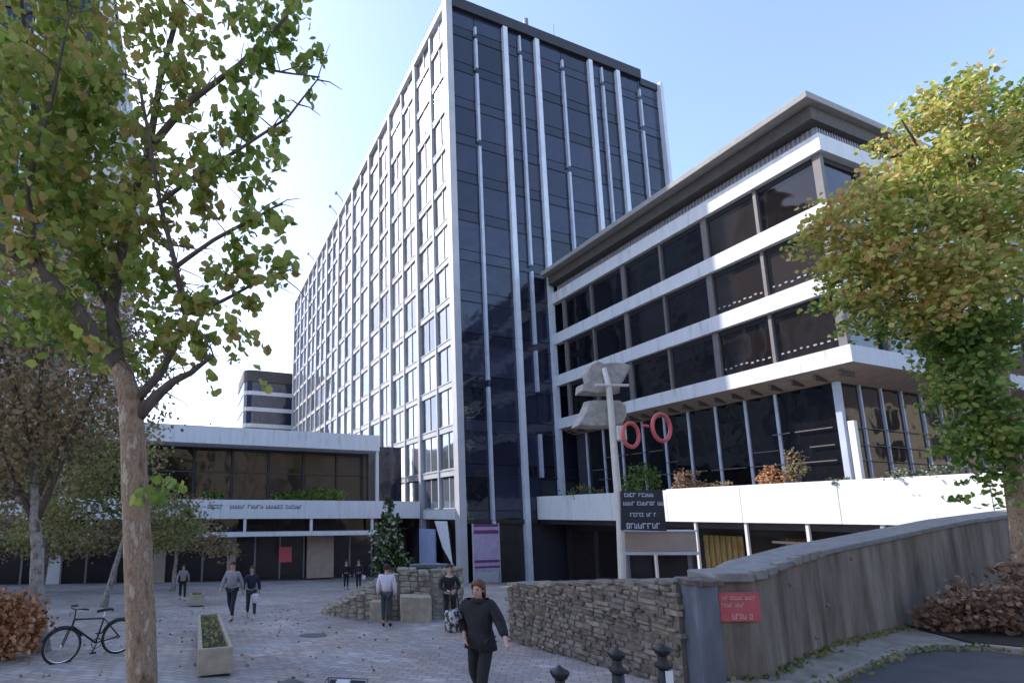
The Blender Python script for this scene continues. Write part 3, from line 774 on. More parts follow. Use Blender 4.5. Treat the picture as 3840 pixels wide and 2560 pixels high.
frow(g, -23.2, -19.2, 2.92, .30, EY-.02, 11); frow(g, -18.7, -17.6, 2.92, .30, EY-.02, 12); frow(g, -17.0, -11.2, 2.92, .30, EY-.02, 13)
en.part(g, 'lettering', M['darktext'])
# dark glass link between the canopy and the tower
g = MB(); g.box(-4.3, -.5, EY+4.0, EY+4.3, 3.5, 9.0); en.part(g, 'link_glass', M['navy'])

# ================================================================== LEFT TOWER
LX = -28.9; LY = 9.0
lt = Bld('second_tower', 'second dark glass tower with white corner piers behind the left trees', (LX, LY, gz(0, 44)))
LT = 49.5; lf = [3.9+3.68*k for k in range(13)]
g = MB(); g.box(-62, LX-.4, LY+.4, LY+27, -3.3, LT-.3); lt.part(g, 'core', M['core'])
g = MB(); g.box(LX-.75, LX+.1, LY-.3, LY+.6, -3.2, LT); lt.part(g, 'corner_pier', M['white'])
lt.boxes('fin', [(LX-u-.26, LX-u+.26, LY-.45, LY+.3, 3.7, LT-.4) for u in (5, 8.7, 15.3, 19, 25.2)], M['fin'])
lw = []; ue = [.8, 5, 8.7, 12, 15.3, 19, 25.2, 32]
for z in lf[:-1]:
    for a, b in zip(ue[:-1], ue[1:]): lw.append((LX-b+.28, LX-a-.28, LY+.25, LY+.33, z+.05, z+3.55))
lt.boxes('glass_panel', lw, M['navy'])
lt.boxes('pier', [(LX-.3, LX+.40, LY+3.4*k-.2, LY+3.4*k+.2, -3.2, LT-.2) for k in range(1, 9)], M['white'])
lt.boxes('spandrel', [(LX-.3, LX+.06, LY+.6, LY+26.9, z-.35, z+.35) for z in lf], M['white'])
lt.boxes('window', [(LX-.25, LX-.15, LY+.7 if q == 0 else LY+3.4*q+.3, LY+3.4*(q+1)-.3, z+.38, z+3.3) for z in lf[:-1] for q in range(7)], M['pale'])
g = MB(); g.box(-62, LX+.1, LY+.1, LY+27, LT-.29, LT+.4); lt.part(g, 'roof_edge', M['darkpanel'])

# ================================================================== FAR BUILDING
fb = Bld('distant_block', 'distant grey office block with white bands between tower and canopy', (-4, 76, gz(0, 100)))
def arc(cx_, cy_, r, a0, a1, n): return [(cx_+r*math.cos(a0+(a1-a0)*i/n), cy_+r*math.sin(a0+(a1-a0)*i/n)) for i in range(n+1)]
base = [(3, 76), (-8.2, 76), (-9.3, 76.4), (-9.9, 77.2), (-10.1, 78.4), (-10.1, 90), (3, 90)]
def scale_poly(pl, s_): 
    cx_ = sum(p[0] for p in pl)/len(pl); cy_ = sum(p[1] for p in pl)/len(pl); return [(cx_+(p[0]-cx_)*s_, cy_+(p[1]-cy_)*s_) for p in pl]
g = MB(); g.prism(scale_poly(base, .97), -3.3, 31.9); fb.part(g, 'glazing', M['navy'])
for k in range(8):
    g = MB(); g.prism(base, 3.0+3.7*k, 3.9+3.7*k); fb.part(g, 'band', M['rib'])
g = MB(); g.prism(base, 32.0, 34.6); fb.part(g, 'roof', M['roofdark'])

# ================================================================== buildings across the street (behind the camera; seen in the glass)
hb = thing('street_building', 'beige stone apartment building across the street, reflected in the glass', 'building', (-5, -34, 0))
g = MB(); g.box(-75, 120, -12, 0, 0, 19); g.build('wall', M['stonewall'], hb)
g = MB(); g.box(-75, 120, -11.5, -.5, 19.01, 23); g.build('roof', M['roofdark'], hb)
g = MB()
for k in range(5):
    for q in range(46): g.box(-73.5+q*4.1, -72.1+q*4.1, .01, .12, 1.2+3.7*k, 3.6+3.7*k)
struct(g.build('window', M['dark'], hb), 'stuff')

hb = thing('stone_terrace', 'beige stone terrace of houses beyond the right edge, reflected in the wing glass', 'building', (74, 14, 0), R(90))
g = MB(); g.box(-30, 30, -12, 0, 0, 15); g.build('wall', M['stonewall'], hb)
g = MB(); g.box(-30, 30, -11.5, -.5, 15.01, 19); g.build('roof', M['roofdark'], hb)
g = MB()
for k in range(4):
    for q in range(14): g.box(-28.5+q*4.1, -26.6+q*4.1, .01, .12, 1.2+3.7*k, 3.6+3.7*k)
struct(g.build('window', M['dark'], hb), 'stuff')

# ================================================================== hoardings by the tower foot
ad = thing('purple_poster_panel', 'lilac and purple poster panel standing against the tower corner', 'poster', FW(2.2, -.75, gz(0, 39)), ANG)
g = MB(); g.box(-1.65, .58, -.05, .05, .9, 4.45); g.build('poster', M['lilac'], ad)
for z0, z1 in ((3.72, 4.0), (1.55, 1.75), (1.15, 1.3), (4.25, 4.45)):
    g = MB(); g.box(-1.65, .58, -.075, -.052, z0, z1); g.build('stripe', M['purple'], ad)
g = MB(); g.box(-1.72, -1.66, -.08, .08, 0, 4.5); g.box(.59, .66, -.08, .08, 0, 4.5); g.box(-1.6, .5, -.04, .04, .05, .88); g.build('frame', M['palegrey'], ad)
hd = thing('blue_hoarding', 'pale blue hoarding between the tower piers with a white slanted panel', 'hoarding', FW(-.5, 3.5, gz(0, 42)), ANG)
g = MB(); g.box(-.06, .06, -.0, 3.0, .2, 4.2); g.build('panel', M['poster'], hd)
g = MB(); g.v = [(-.10, -2.9, 1.6), (-.10, -2.2, 4.9), (-.10, -.1, 4.9), (-.10, -1.4, 2.8), (-.04, -2.9, 1.6), (-.04, -2.2, 4.9), (-.04, -.1, 4.9), (-.04, -1.4, 2.8)]
g.f = [(0, 1, 2, 3), (7, 6, 5, 4), (0, 1, 5, 4), (1, 2, 6, 5), (2, 3, 7, 6), (3, 0, 4, 7)]; g.build('white_panel', M['posterwhite'], hd)
g = MB(); g.box(-.03, .03, -3.0, 0, .2, 1.5); g.build('lower_panel', M['poster'], hd)

# ================================================================== sign pole with ornament, glasses sign, boards
PY = 15.0
pb = at(2335, 2180, PY); pt_ = at(2265, 1380, PY)
pole = thing('sign_pole', 'tall cream sign pole behind the stone wall, carrying the zinc hood', 'pole', (pb.x, PY, gz(0, PY)))
off = Vector((pb.x, PY, gz(0, PY)))
P_ = [Vector((pb.x+.02, PY, gz(0, PY))), pb, at(2325, 1950, PY), at(2300, 1650, PY), at(2283, 1450, PY), pt_]
g = MB(); g.tube(P_, [.12, .115, .11, .10, .085, .07], 12); g.build('shaft', M['polewhite'], pole, off=off, smooth=True)
g = MB(); c_ = at(2296, 1446, PY); g.tube([c_+Vector((-.55, -.05, 0)), c_+Vector((.48, -.05, 0))], .045, 8); g.build('crossbar', M['polewhite'], pole, off=off)
g = MB(); c_ = at(2322, 1625, PY); g.box(c_.x-.13, c_.x+.16, PY-.16, PY+.12, c_.z-.23, c_.z+.23); g.build('bracket_box', M['polewhite'], pole, off=off, bevel=.03)
# two-tier zinc hood fixed behind the pole
def tier(name, outline, Yc, dep, m):
    """outline in picture px, from its own place in depth: rounded, thick"""
    g = MB(); pts = [at(u, v, Yc) for u, v in outline]
    c0 = sum(pts, Vector())/len(pts); rings = [(-1, .86), (-.8, .90), (0, 1.0), (.8, .99), (1, .97)]; n = len(pts)
    for d, s_ in rings:
        for p in pts: q = c0+(p-c0)*s_; g.v.append((q.x+random.uniform(-.02, .02), Yc+d*dep+random.uniform(-.02, .02), q.z+random.uniform(-.02, .02)))
    for i in range(4):
        for j in range(n): g.f.append((i*n+j, i*n+(j+1) % n, (i+1)*n+(j+1) % n, (i+1)*n+j))
    g.f.append(tuple(range(n))); g.f.append(tuple(4*n+j for j in reversed(range(n))))
    return g
hood_u = [(2162, 1478), (2165, 1450), (2195, 1440), (2188, 1400), (2205, 1368), (2232, 1350), (2262, 1366), (2292, 1356), (2340, 1360), (2362, 1372), (2352, 1400), (2335, 1432), (2322, 1448), (2322, 1472), (2290, 1482), (2220, 1483)]
hood_l = [(2150, 1602), (2172, 1560), (2196, 1505), (2230, 1500), (2322, 1502), (2345, 1520), (2348, 1560), (2330, 1598), (2290, 1604), (2220, 1606)]
tier('x', hood_u, PY+.30, .16, M['tin']).build('upper_hood', M['tin'], pole, off=off, bevel=.02)
tier('x', hood_l, PY+.30, .18, M['tin']).build('lower_hood', M['tin'], pole, off=off, bevel=.02)
# glasses
gl = thing('glasses_sign', 'red spectacles shaped optician sign sticking out from the cream pole', 'sign', at(2420, 1620, PY-.1))
off = Vector(gl.location)
for (u, v, r_) in ((2365, 1630, .37), (2480, 1602, .42)):
    c_ = at(u, v, PY-.1); g = MB(); g.torus(c_, (.25, -1, 0), r_, .062, 28, 8, .78); g.build('rim', M['red'], gl, off=off, smooth=True)
a_ = at(2406, 1600, PY-.1); b_ = at(2432, 1598, PY-.1); g = MB(); g.tube([a_, (a_+b_)/2+Vector((0, 0, .04)), b_], .04, 6); g.build('bridge', M['red'], gl, off=off)
a_ = at(2322, 1615, PY-.02); b_ = at(2336, 1622, PY-.1); g = MB(); g.tube([a_, b_], .05, 6); g.build('arm', M['red'], gl, off=off)
# dark blue information sign
p_ = at(2412, 1910, PY-.15)
bs_ = thing('blue_sign', 'dark blue board with four rows of pale lettering hung on the pole', 'sign', p_)
a0 = at(2328, 1840, PY-.15)-p_; a1 = at(2482, 1835, PY-.15)-p_; a2 = at(2498, 1990, PY-.15)-p_; a3 = at(2330, 1985, PY-.15)-p_
g = MB(); g.v = [(q.x, -.03, q.z) for q in (a0, a1, a2, a3)]+[(q.x, .03, q.z) for q in (a0, a1, a2, a3)]
g.f = [(0, 1, 2, 3), (7, 6, 5, 4), (0, 1, 5, 4), (1, 2, 6, 5), (2, 3, 7, 6), (3, 0, 4, 7)]; g.build('board', M['bluesign'], bs_)
g = MB(); glyph_row(g, -.55, .38, .38, .11, -.04, seed=21); glyph_row(g, -.60, .56, .13, .11, -.04, seed=22); glyph_row(g, -.42, .38, -.20, .11, -.04, seed=23); glyph_row(g, -.55, .58, -.55, .16, -.04, seed=24)
g.build('lettering', M['text'], bs_)
# beige box below
p_ = at(2470, 2078, PY+.9)
bb = thing('beige_box_sign', 'long beige framed box sign under the dark blue board', 'sign', (p_.x, p_.y, gz(0, PY+.9)))
c0 = at(2330, 1993, PY+.9); c1 = at(2608, 2078, PY+.9); zg = gz(0, PY+.9)
g = MB(); g.box(c0.x-p_.x, c1.x-p_.x, -.12, .2, c1.z-zg+.10, c0.z-zg); g.build('panel', M['beige'], bb, bevel=.015)
g = MB(); g.box(c0.x-p_.x-.03, c1.x-p_.x+.03, -.16, .22, c1.z-zg, c1.z-zg+.095); g.box(c0.x-p_.x-.03, c1.x-p_.x+.03, -.16, .22, c0.z-zg+.003, c0.z-zg+.06); g.build('frame', M['rib'], bb)
g = MB(); g.box(-1.0, -.92, 0, .08, 0, c1.z-zg); g.box(.95, 1.03, 0, .08, 0, c1.z-zg); g.build('leg', M['grey'], bb)

# ================================================================== TREES
def limb_chain(pts, r0, r1, seg=8, g=None, sub=3, wob=.05):
    pts = [Vector(p) for p in pts]; out = []
    for i in range(len(pts)-1):
        for k in range(sub):
            f = k/sub; p = pts[i].lerp(pts[i+1], f)
            if out: p = p+Vector([random.uniform(-1, 1) for _ in range(3)])*(.02+.3*r1)*wob*10*.3
            out.append(p)
    out.append(pts[-1]); n = len(out)
    g.tube(out, [r0+(r1-r0)*i/(n-1) for i in range(n)], seg, wob=.04)
    return out

# --- big plane tree, left foreground
TY = 5.6
tr = thing('plane_tree', 'large plane tree with mottled tan trunk standing in the left foreground', 'tree', (-2.62, TY, 0))
off = Vector((-2.62, TY, 0))
g = MB()
tp = [Vector((-2.60, TY, -.1)), Vector((-2.60, TY, .25)), at(533, 2560, TY), at(527, 2300, TY), at(517, 2050, TY), at(505, 1800, TY), at(497, 1620, TY), at(485, 1480, TY), at(455, 1380, TY+.1)]
rad = [.25, .19, .155, .150, .146, .140, .134, .122, .11]
# refine the trunk
tpp = []; rr_ = []
for i in range(len(tp)-1):
    for k in range(4): tpp.append(tp[i].lerp(tp[i+1], k/4)); rr_.append(rad[i]+(rad[i+1]-rad[i])*k/4)
tpp.append(tp[-1]); rr_.append(rad[-1])
g.tube(tpp, rr_, 20, wob=.03)
tko = g.build('trunk', M['bark'], tr, off=off, smooth=True)
limbs = [
 ([at(520, 1560, TY), at(590, 1480, TY), at(650, 1430, TY-.1), at(720, 1395, TY-.2), at(800, 1330, TY-.3)], .075, .02),
 ([at(520, 1490, TY), at(600, 1400, TY+.1), at(660, 1290, TY+.2), at(695, 1180, TY+.2), at(660, 1000, TY), at(600, 760, TY), at(560, 520, TY-.2), at(520, 300, TY-.4)], .055, .018),
 ([at(455, 1385, TY+.1), at(380, 1290, TY), at(290, 1160, TY-.1), at(150, 1010, TY-.2), at(0, 920, TY-.3), at(-200, 850, TY-.5)], .10, .05),
 ([at(440, 1370, TY+.1), at(420, 1150, TY+.3), at(470, 850, TY+.4), at(560, 560, TY+.3), at(690, 400, TY+.1), at(900, 240, TY-.1), at(1080, 60, TY-.3)], .09, .018),
 ([at(660, 1000, TY), at(800, 900, TY-.2), at(950, 820, TY-.3), at(1060, 760, TY-.4)], .03, .01),
 ([at(695, 1180, TY+.2), at(830, 1130, TY), at(960, 1060, TY-.1), at(1090, 1010, TY-.2)], .028, .009),
 ([at(600, 760, TY), at(760, 640, TY-.1), at(900, 560, TY-.2), at(1080, 440, TY-.2), at(1190, 300, TY-.2)], .03, .009),
 ([at(900, 240, TY-.1), at(1050, 270, TY-.2), at(1200, 290, TY-.2)], .018, .007),
 ([at(560, 560, TY+.3), at(600, 300, TY+.2), at(680, 0, TY), at(700, -300, TY-.2)], .05, .02),
 ([at(420, 1150, TY+.3), at(250, 900, TY+.6), at(150, 600, TY+.6), at(100, 200, TY+.3), at(60, -200, TY)], .06, .02),
 ([at(150, 1010, TY-.2), at(100, 700, TY-.3), at(200, 350, TY-.5), at(260, 50, TY-.6)], .04, .012),
]
allp = []
for pts, r0, r1 in limbs:
    g = MB(); ch = limb_chain(pts, r0, r1, 8, g); g.build('branch', M['bark3'], tr, off=off, smooth=True); allp += ch
# twigs
g = MB(); tips = []
for p in allp[::2]:
    for _ in range(2):
        d = Vector((random.uniform(-1, 1), random.uniform(-.9, .7), random.uniform(-.5, .9))).normalized()*random.uniform(.25, .6)
        q = p+d*.5+Vector((0, 0, .04)); e = p+d; g.tube([p, q, e], [.009, .006, .003], 4); tips.append(e)
g.build('twigs', M['bark3'], tr, off=off)
LP = []
def cl(u, v, dY, ru, rv, n, rY=.45, Y0=None):
    c_ = at(u, v, (Y0 or TY)+dY); sc = c_.y/CF
    LP.append(blob(c_-off, (ru*sc, rY, rv*sc*.9), n))
# sparse right half: sprays; dense left half: big masses
for (u, v, dY, ru, rv, n) in [
 (1130, 130, -.2, 110, 130, 70), (1190, 300, -.2, 60, 55, 26), (1020, 230, -.1, 110, 90, 60), (1050, 60, -.2, 120, 90, 80), (880, 100, 0, 130, 120, 110), (900, 330, -.1, 110, 120, 95),
 (1080, 440, -.2, 60, 60, 26), (970, 460, -.2, 110, 90, 70), (1030, 560, -.2, 70, 60, 22), (840, 520, -.1, 130, 110, 130), (1010, 700, -.3, 90, 110, 40), (860, 700, -.1, 110, 110, 90), (1040, 800, -.3, 60, 70, 22),
 (700, 620, 0, 130, 140, 170), (900, 850, -.2, 110, 100, 75), (740, 820, 0, 110, 120, 110), (1060, 960, -.2, 65, 70, 30), (960, 1010, -.1, 110, 90, 70), (1080, 1010, -.2, 55, 40, 14), (820, 1000, 0, 100, 100, 70),
 (900, 1120, 0, 110, 70, 60), (1010, 1090, -.1, 80, 50, 26), (720, 1080, .1, 100, 110, 90), (790, 1220, 0, 110, 70, 75), (930, 1230, -.1, 60, 60, 20), (700, 1250, 0, 90, 80, 70), (740, 1350, -.1, 60, 40, 26), (620, 1200, 0, 90, 110, 90),
 (880, 1330, -.2, 60, 60, 16), (970, 1300, -.2, 40, 40, 7), (800, 1450, -.3, 60, 60, 8), (570, 1330, 0, 60, 60, 30), (980, 1400, -.3, 30, 40, 5),
 (640, 130, .1, 170, 160, 190), (640, 360, .1, 150, 150, 170), (560, 560, .2, 120, 150, 170), (560, 800, .2, 120, 150, 190), (560, 1020, .1, 110, 130, 140)]:
    cl(u, v, dY, ru, rv, n)
for (u, v, dY, ru, rv, n) in [
 (120, 100, 0, 260, 240, 560), (380, 130, .2, 200, 220, 420), (110, 420, -.3, 260, 240, 650), (370, 430, .1, 200, 210, 520), (90, 720, -.2, 240, 230, 520), (330, 720, .1, 200, 220, 520),
 (430, 950, .1, 150, 180, 300), (180, 980, 0, 260, 170, 330), (60, 1180, 0, 200, 160, 200), (350, 1180, .1, 160, 130, 180), (-150, 500, 0, 250, 600, 700), (300, 1300, .1, 170, 80, 110), (460, 1330, 0, 90, 50, 50),
 (900, -160, 0, 340, 160, 300), (400, -180, 0, 500, 200, 500), (575, 1790, 0, 45, 40, 22), (600, 1860, 0, 40, 30, 12)]:
    cl(u, v, dY+.2, ru, rv, int(n*1.3), rY=1.0)
leaf_object('crown', np.vstack(LP), .122, M['tree_l'], tr, up=.5)

# --- other left trees (behind)
def gtree(name, label, base, h_tr, lean, r0, bark, lmat, clumps, leaf, top=None, group=None, nb=5):
    """clumps: (du, dY, dz, rx, ry, rz, n) offsets from base in metres"""
    x, y = base; z = gz(x, y) if y > 6.5 else 0
    t = thing(name, label, 'tree', (x, y, z), 0, group)
    g = MB(); tops = Vector((lean, 0, h_tr))
    pts = [Vector((0, 0, -.1)).lerp(tops, i/8)+Vector((random.uniform(-1, 1), random.uniform(-1, 1), 0))*(.02 if 0 < i < 8 else 0) for i in range(9)]
    g.tube(pts, [r0*(1.35 if i == 0 else 1-.07*i) for i in range(9)], 14, wob=.05); g.build('trunk', bark, t, smooth=True)
    for c_ in clumps[:12]:
        e = Vector(c_[:3]); g = MB(); st = pts[random.randint(5, 8)]; m_ = st.lerp(e, .5)+Vector((0, 0, .25))
        g.tube([st, m_, e], [r0*.42, r0*.25, r0*.08], 7, wob=.05); g.build('branch', M['bark3'], t, smooth=True)
    leaf_object('crown', np.vstack([blob(c_[:3], c_[3:6], int(c_[6]*1.9)) for c_ in clumps]), leaf, lmat, t)
    return t
gtree('plane_tree', 'pale speckled trunk tree beside the orange bush at the far left', (-6.95, 11.0), 4.3, -.55, .17, M['bark2'], M['tree_bg'],
      [(-1.2, 0, 4.6, 1.7, 1.3, 1.4, 1500), (.3, .5, 5.6, 1.9, 1.5, 1.5, 1700), (-2.6, .3, 5.9, 1.5, 1.3, 1.6, 1300), (-.6, 0, 7.6, 2.0, 1.5, 1.6, 1600), (1.2, .3, 7.4, 1.2, 1.2, 1.2, 600), (-2.5, 0, 8.4, 1.6, 1.3, 1.4, 900), (-2.2, 0, 3.3, 1.2, 1.0, .9, 500)], .105)
gtree('young_tree', 'slim pale stemmed young tree between the speckled trunk and the big trunk', (-10.6, 20.5), 3.9, .9, .13, M['bark2'], M['tree_bg2'],
      [(-1.8, 0, 4.4, 1.9, 1.4, 1.2, 1000), (1.4, 0, 4.2, 1.6, 1.3, 1.1, 700), (-.2, 0, 6.2, 2.3, 1.6, 1.5, 1200), (-3.0, .2, 6.6, 1.9, 1.5, 1.7, 900), (1.6, .4, 2.9, 1.5, 1.0, .8, 420), (-2.6, .2, 3.0, 1.8, 1.0, .9, 500), (2.9, .4, 3.1, .9, .8, .9, 220)], .13)
gtree('plane_tree', 'brown leaved tree whose crown fills the far left edge in front of the second tower', (-15.5, 24), 5.0, .4, .2, M['bark3'], M['tree_bg'],
      [(-1.5, 0, 6, 2.6, 2, 2, 700), (0, 0, 9, 3.0, 2, 2.4, 800), (-3, 0, 11, 2.8, 2, 2.4, 600), (1.2, 0, 12.4, 2.4, 2, 2.0, 500), (-3.5, 0, 3.4, 2.2, 1.5, 1.2, 700), (2.5, .3, 3.2, 1.4, 1, .8, 260)], .17)
gtree('plane_tree', 'tree with low brown hanging leaves just left of the entrance doors', (-11.5, 30), 3.6, .2, .14, M['bark2'], M['tree_bg'],
      [(-1.6, 0, 3.2, 2.0, 1.3, 1.1, 650), (1.2, 0, 3.1, 1.7, 1.2, 1.1, 520), (0, 0, 4.6, 2.0, 1.4, 1.2, 500), (2.6, 0, 2.4, 1.1, .9, .8, 200)], .16)

gtree('plane_tree', 'farthest left tree with low ochre leaves hanging in front of the dark doors', (-19.0, 29), 3.4, -.2, .14, M['bark3'], M['tree_bg'],
      [(-2.4, 0, 2.9, 2.2, 1.3, 1.1, 520), (0.4, 0, 2.6, 2.1, 1.2, 1.0, 520), (2.8, 0, 2.7, 1.8, 1.2, .9, 420), (0, 0, 4.4, 3.0, 1.4, 1.3, 600), (5.0, .5, 3.0, 1.6, 1.1, .9, 260)], .17)
# --- right tree
RY = 11.0
rt = thing('autumn_tree', 'tall leafy tree turning gold at the right edge, in front of the office wing', 'tree', (14.6, RY, .13))
off = Vector((14.6, RY, .13))
g = MB()
tp = [Vector((15.0, RY, 0)), at(3850, 2200, RY), at(3828, 2000, RY), at(3795, 1750, RY), at(3755, 1500, RY), at(3745, 1200, RY), at(3700, 900, RY), at(3640, 600, RY)]
tpp = []; rr_ = []; rad = [.20, .165, .155, .15, .145, .13, .09, .05]
for i in range(len(tp)-1):
    for k in range(4): tpp.append(tp[i].lerp(tp[i+1], k/4)); rr_.append(rad[i]+(rad[i+1]-rad[i])*k/4)
g.tube(tpp, rr_, 14, wob=.05); g.build('trunk', M['bark'], rt, off=off, smooth=True)
rl = [((3755, 1450), (3560, 1250), (3380, 1130), (3200, 1050)), ((3745, 1250), (3500, 1000), (3300, 850), (3120, 760)), ((3720, 1050), (3560, 760), (3450, 560), (3380, 450)), ((3745, 1250), (3900, 1000), (3980, 800)), ((3755, 1500), (3620, 1480), (3560, 1600)), ((3650, 640), (3600, 450), (3570, 300))]
for ln in rl:
    g = MB(); limb_chain([at(u, v, RY+random.uniform(-.4, .4)) for u, v in ln], .07, .015, 7, g); g.build('branch', M['bark3'], rt, off=off, smooth=True)
LP = []
def cr_(u, v, dY, ru, rv, n, rY=1.0):
    c_ = at(u, v, RY+dY); sc = c_.y/CF; LP.append(blob(c_-off, (ru*sc, rY, rv*sc*.9), n))
for a in [(3570, 330, 0, 130, 90, 420), (3480, 420, 0, 110, 70, 300), (3720, 420, .3, 130, 130, 500), (3380, 480, .2, 70, 60, 130), (3640, 560, 0, 190, 140, 900), (3430, 640, 0, 150, 110, 600), (3820, 600, .5, 120, 170, 600),
          (3280, 740, 0, 140, 90, 520), (3480, 820, -.3, 180, 130, 950), (3700, 800, -.2, 180, 150, 950), (3130, 770, 0, 80, 50, 130), (3120, 850, 0, 90, 90, 330), (3250, 900, -.2, 150, 110, 650), (3420, 1000, -.4, 180, 120, 850), (3650, 1050, -.4, 190, 140, 950),
          (3830, 950, .2, 130, 200, 700), (3160, 1010, 0, 90, 70, 300), (3270, 1080, -.1, 120, 80, 420), (3180, 1120, 0, 80, 45, 130), (3480, 1180, -.3, 170, 110, 650), (3320, 1190, 0, 110, 60, 260)]:
    cr_(a[0], a[1]+(28 if a[1] < 600 else 0), *a[2:5], int(a[5]*1.6))
leaf_object('crown', np.vstack(LP), .120, M['tree_r'], rt, up=.2)
LP = []
for a in [(3690, 1230, -.3, 140, 90, 500), (3640, 1330, -.2, 140, 110, 700), (3550, 1260, -.1, 130, 70, 380), (3600, 1450, -.1, 110, 110, 520), (3680, 1560, 0, 90, 100, 420), (3700, 1690, 0, 90, 80, 380), (3790, 1600, -.4, 50, 130, 260), (3640, 1640, -.1, 60, 60, 150), (3720, 1800, 0, 70, 50, 90), (3660, 1850, 0, 60, 50, 38), (3760, 370, .6, 110, 80, 250), (3830, 520, .8, 90, 110, 300)]:
    cr_(*a[:5], int(a[5]*1.5), rY=.8)
leaf_object('lower_foliage', np.vstack(LP), .125, M['ivy'], rt, up=.4, ).__setitem__('label', 'dark green leaves low around the trunk')

# ================================================================== shrubs
def shrub(name, label, base, blobs, leaf, m, group=None, stems=5, stemm=None, cat='bush'):
    t = thing(name, label, cat, base, 0, group)
    g = MB()
    for _ in range(stems):
        b_ = random.choice(blobs); e = Vector(b_[:3])+Vector((random.uniform(-1, 1)*b_[3]*.5, random.uniform(-1, 1)*b_[4]*.5, b_[5]*.3))
        s0 = Vector((random.uniform(-.1, .1), random.uniform(-.1, .1), -.03)); g.tube([s0, s0.lerp(e, .5)+Vector((0, 0, .05)), e], [.018, .012, .005], 5)
    g.build('stems', stemm or M['bark3'], t)
    leaf_object('foliage', np.vstack([blob(c_[:3], c_[3:6], c_[6]) for c_ in blobs]), leaf, m, t)
    return t
shrub('orange_bush', 'round orange autumn bush at the left edge behind the bicycle', (-7.15, 10.2, gz(0, 10.2)), [(-.2, 0, .68, .80, .6, .62, 2000), (-1.0, 0, .65, .8, .6, .6, 1500), (.30, 0, .5, .48, .4, .45, 800)], .085, M['orange'], stems=9)
shrub('laurel_bush', 'tall dark green evergreen bush growing out of the stone planter', (.72, 17.8, .35), [(0, 0, .55, .62, .6, .5, 900), (-.05, 0, 1.2, .60, .55, .5, 850), (.0, 0, 1.75, .42, .4, .45, 480), (.02, 0, 2.3, .24, .24, .42, 200), (.5, 0, .35, .4, .4, .3, 250)], .115, M['laurel'], stems=5)
for (x, y, s_) in ((13.0, 10.4, 1.0), (14.6, 10.0, 1.15), (16.2, 10.6, 1.2), (12.0, 10.55, .7), (15.2, 9.2, .9)):
    lab = {13.0: 'russet leafy shrub in the bed in front of the concrete wall, middle of the clump', 14.6: 'largest russet shrub beside the right tree trunk', 16.2: 'russet shrub at the very right edge behind the tree trunk', 12.0: 'smallest russet shrub at the left tip of the planting bed', 15.2: 'low russet shrub nearest the kerb at the right edge'}[x]
    shrub('russet_shrub', lab, (x, y, .12), [(0, 0, .52*s_, .8*s_, .55*s_, .52*s_, int(760*s_)), (-.4*s_, 0, .25*s_, .5*s_, .4*s_, .25*s_, int(260*s_)), (.35*s_, 0, 1.0*s_, .45*s_, .3*s_, .5*s_, int(230*s_))], .105, M['russet'], 'russet shrubs in the roadside bed', stems=12)
def terr(u, t, label, blobs, leaf, m, name='terrace_shrub'):
    p = FW(u, t, 3.5); return shrub(name, label, tuple(p), blobs, leaf, m, 'plants on the podium terrace', stems=6)
terr(PX+.9, -9.6, 'dark green shrub on the podium above the blue sign', [(0, 0, 1.2, 1.2, .7, .9, 700), (-.5, 0, .5, 1.0, .6, .5, 300)], .15, M['ivy'])
terr(PX+.9, -12.6, 'rusty brown shrub right of the dark green one on the podium', [(0, 0, .95, .9, .6, .65, 520), (.7, 0, .6, .6, .5, .4, 180)], .13, M['russet'])
terr(PX+.9, -14.6, 'small dry tuft on the podium in the middle of the row', [(0, 0, .55, .6, .5, .35, 170)], .11, M['tree_bg'])
terr(PX+.9, -17.4, 'pinkish red shrub on the podium beside the corner post', [(0, 0, .8, .75, .6, .6, 520), (-.3, 0, .45, .5, .5, .4, 200)], .11, M['orange'])
terr(PX+1.0, -18.4, 'tall straw coloured shrub on the podium beside the corner post', [(0, 0, 1.3, .5, .5, .9, 330)], .11, M['tree_bg'])
terr(PX+.6, -20.6, 'pale sage ground plant trailing on the podium edge', [(0, 0, .42, .9, .4, .2, 260)], .10, M['sage'])
terr(PX+.6, -22.6, 'pale sage bush on the podium near the right tree', [(0, 0, .55, .8, .5, .35, 360), (.6, 0, .6, .5, .4, .3, 160)], .10, M['sage'])
terr(PX+.6, -23.8, 'larger pale sage bush at the right end of the podium', [(0, 0, .62, .8, .5, .38, 380)], .10, M['sage'])
terr(PX+.9, -4.6, 'low dry plant on the shaded end of the podium by the tower', [(0, 0, .65, 1.4, .6, .45, 350)], .15, M['tree_bg2'])
p = FW(-10.6, EY+1.3, 3.42)
shrub('canopy_shrub', 'wide dark green shrub on top of the lower canopy', tuple(p), [(0, 0, .55, 2.3, .6, .55, 700), (1.8, 0, .75, 1.6, .6, .7, 600), (-2.2, 0, .35, 1.4, .5, .35, 240)], .20, M['ivy'], 'plants on the lower canopy')
p = FW(-18.2, EY+1.3, 3.42)
shrub('canopy_shrub', 'small dark green shrub on the canopy left of the wide one', tuple(p), [(0, 0, .45, .8, .5, .5, 220)], .2, M['ivy'], 'plants on the lower canopy')

# ================================================================== stone planter mound
plo = Vector((.9, 17.6, gz(0, 17.6)))
sp_ = thing('stone_planter', 'raised rubble stone planter with sloping left flank in the middle of the plaza', 'planter', tuple(plo))
g = MB(); random.seed(12)
def ph(x): # height profile above ground along x (world)
    if x < -1.7: return .05
    if x < .2: return .05+(x+1.7)/1.9*.95
    if x < 1.0: return 1.0+(x-.2)/.8*.55
    return 1.6
for ring in range(2):
    pass
x = -1.75
def front(x): return 16.35+.10*(x-1.2)**2*.5+(.9 if x < -1 else 0)
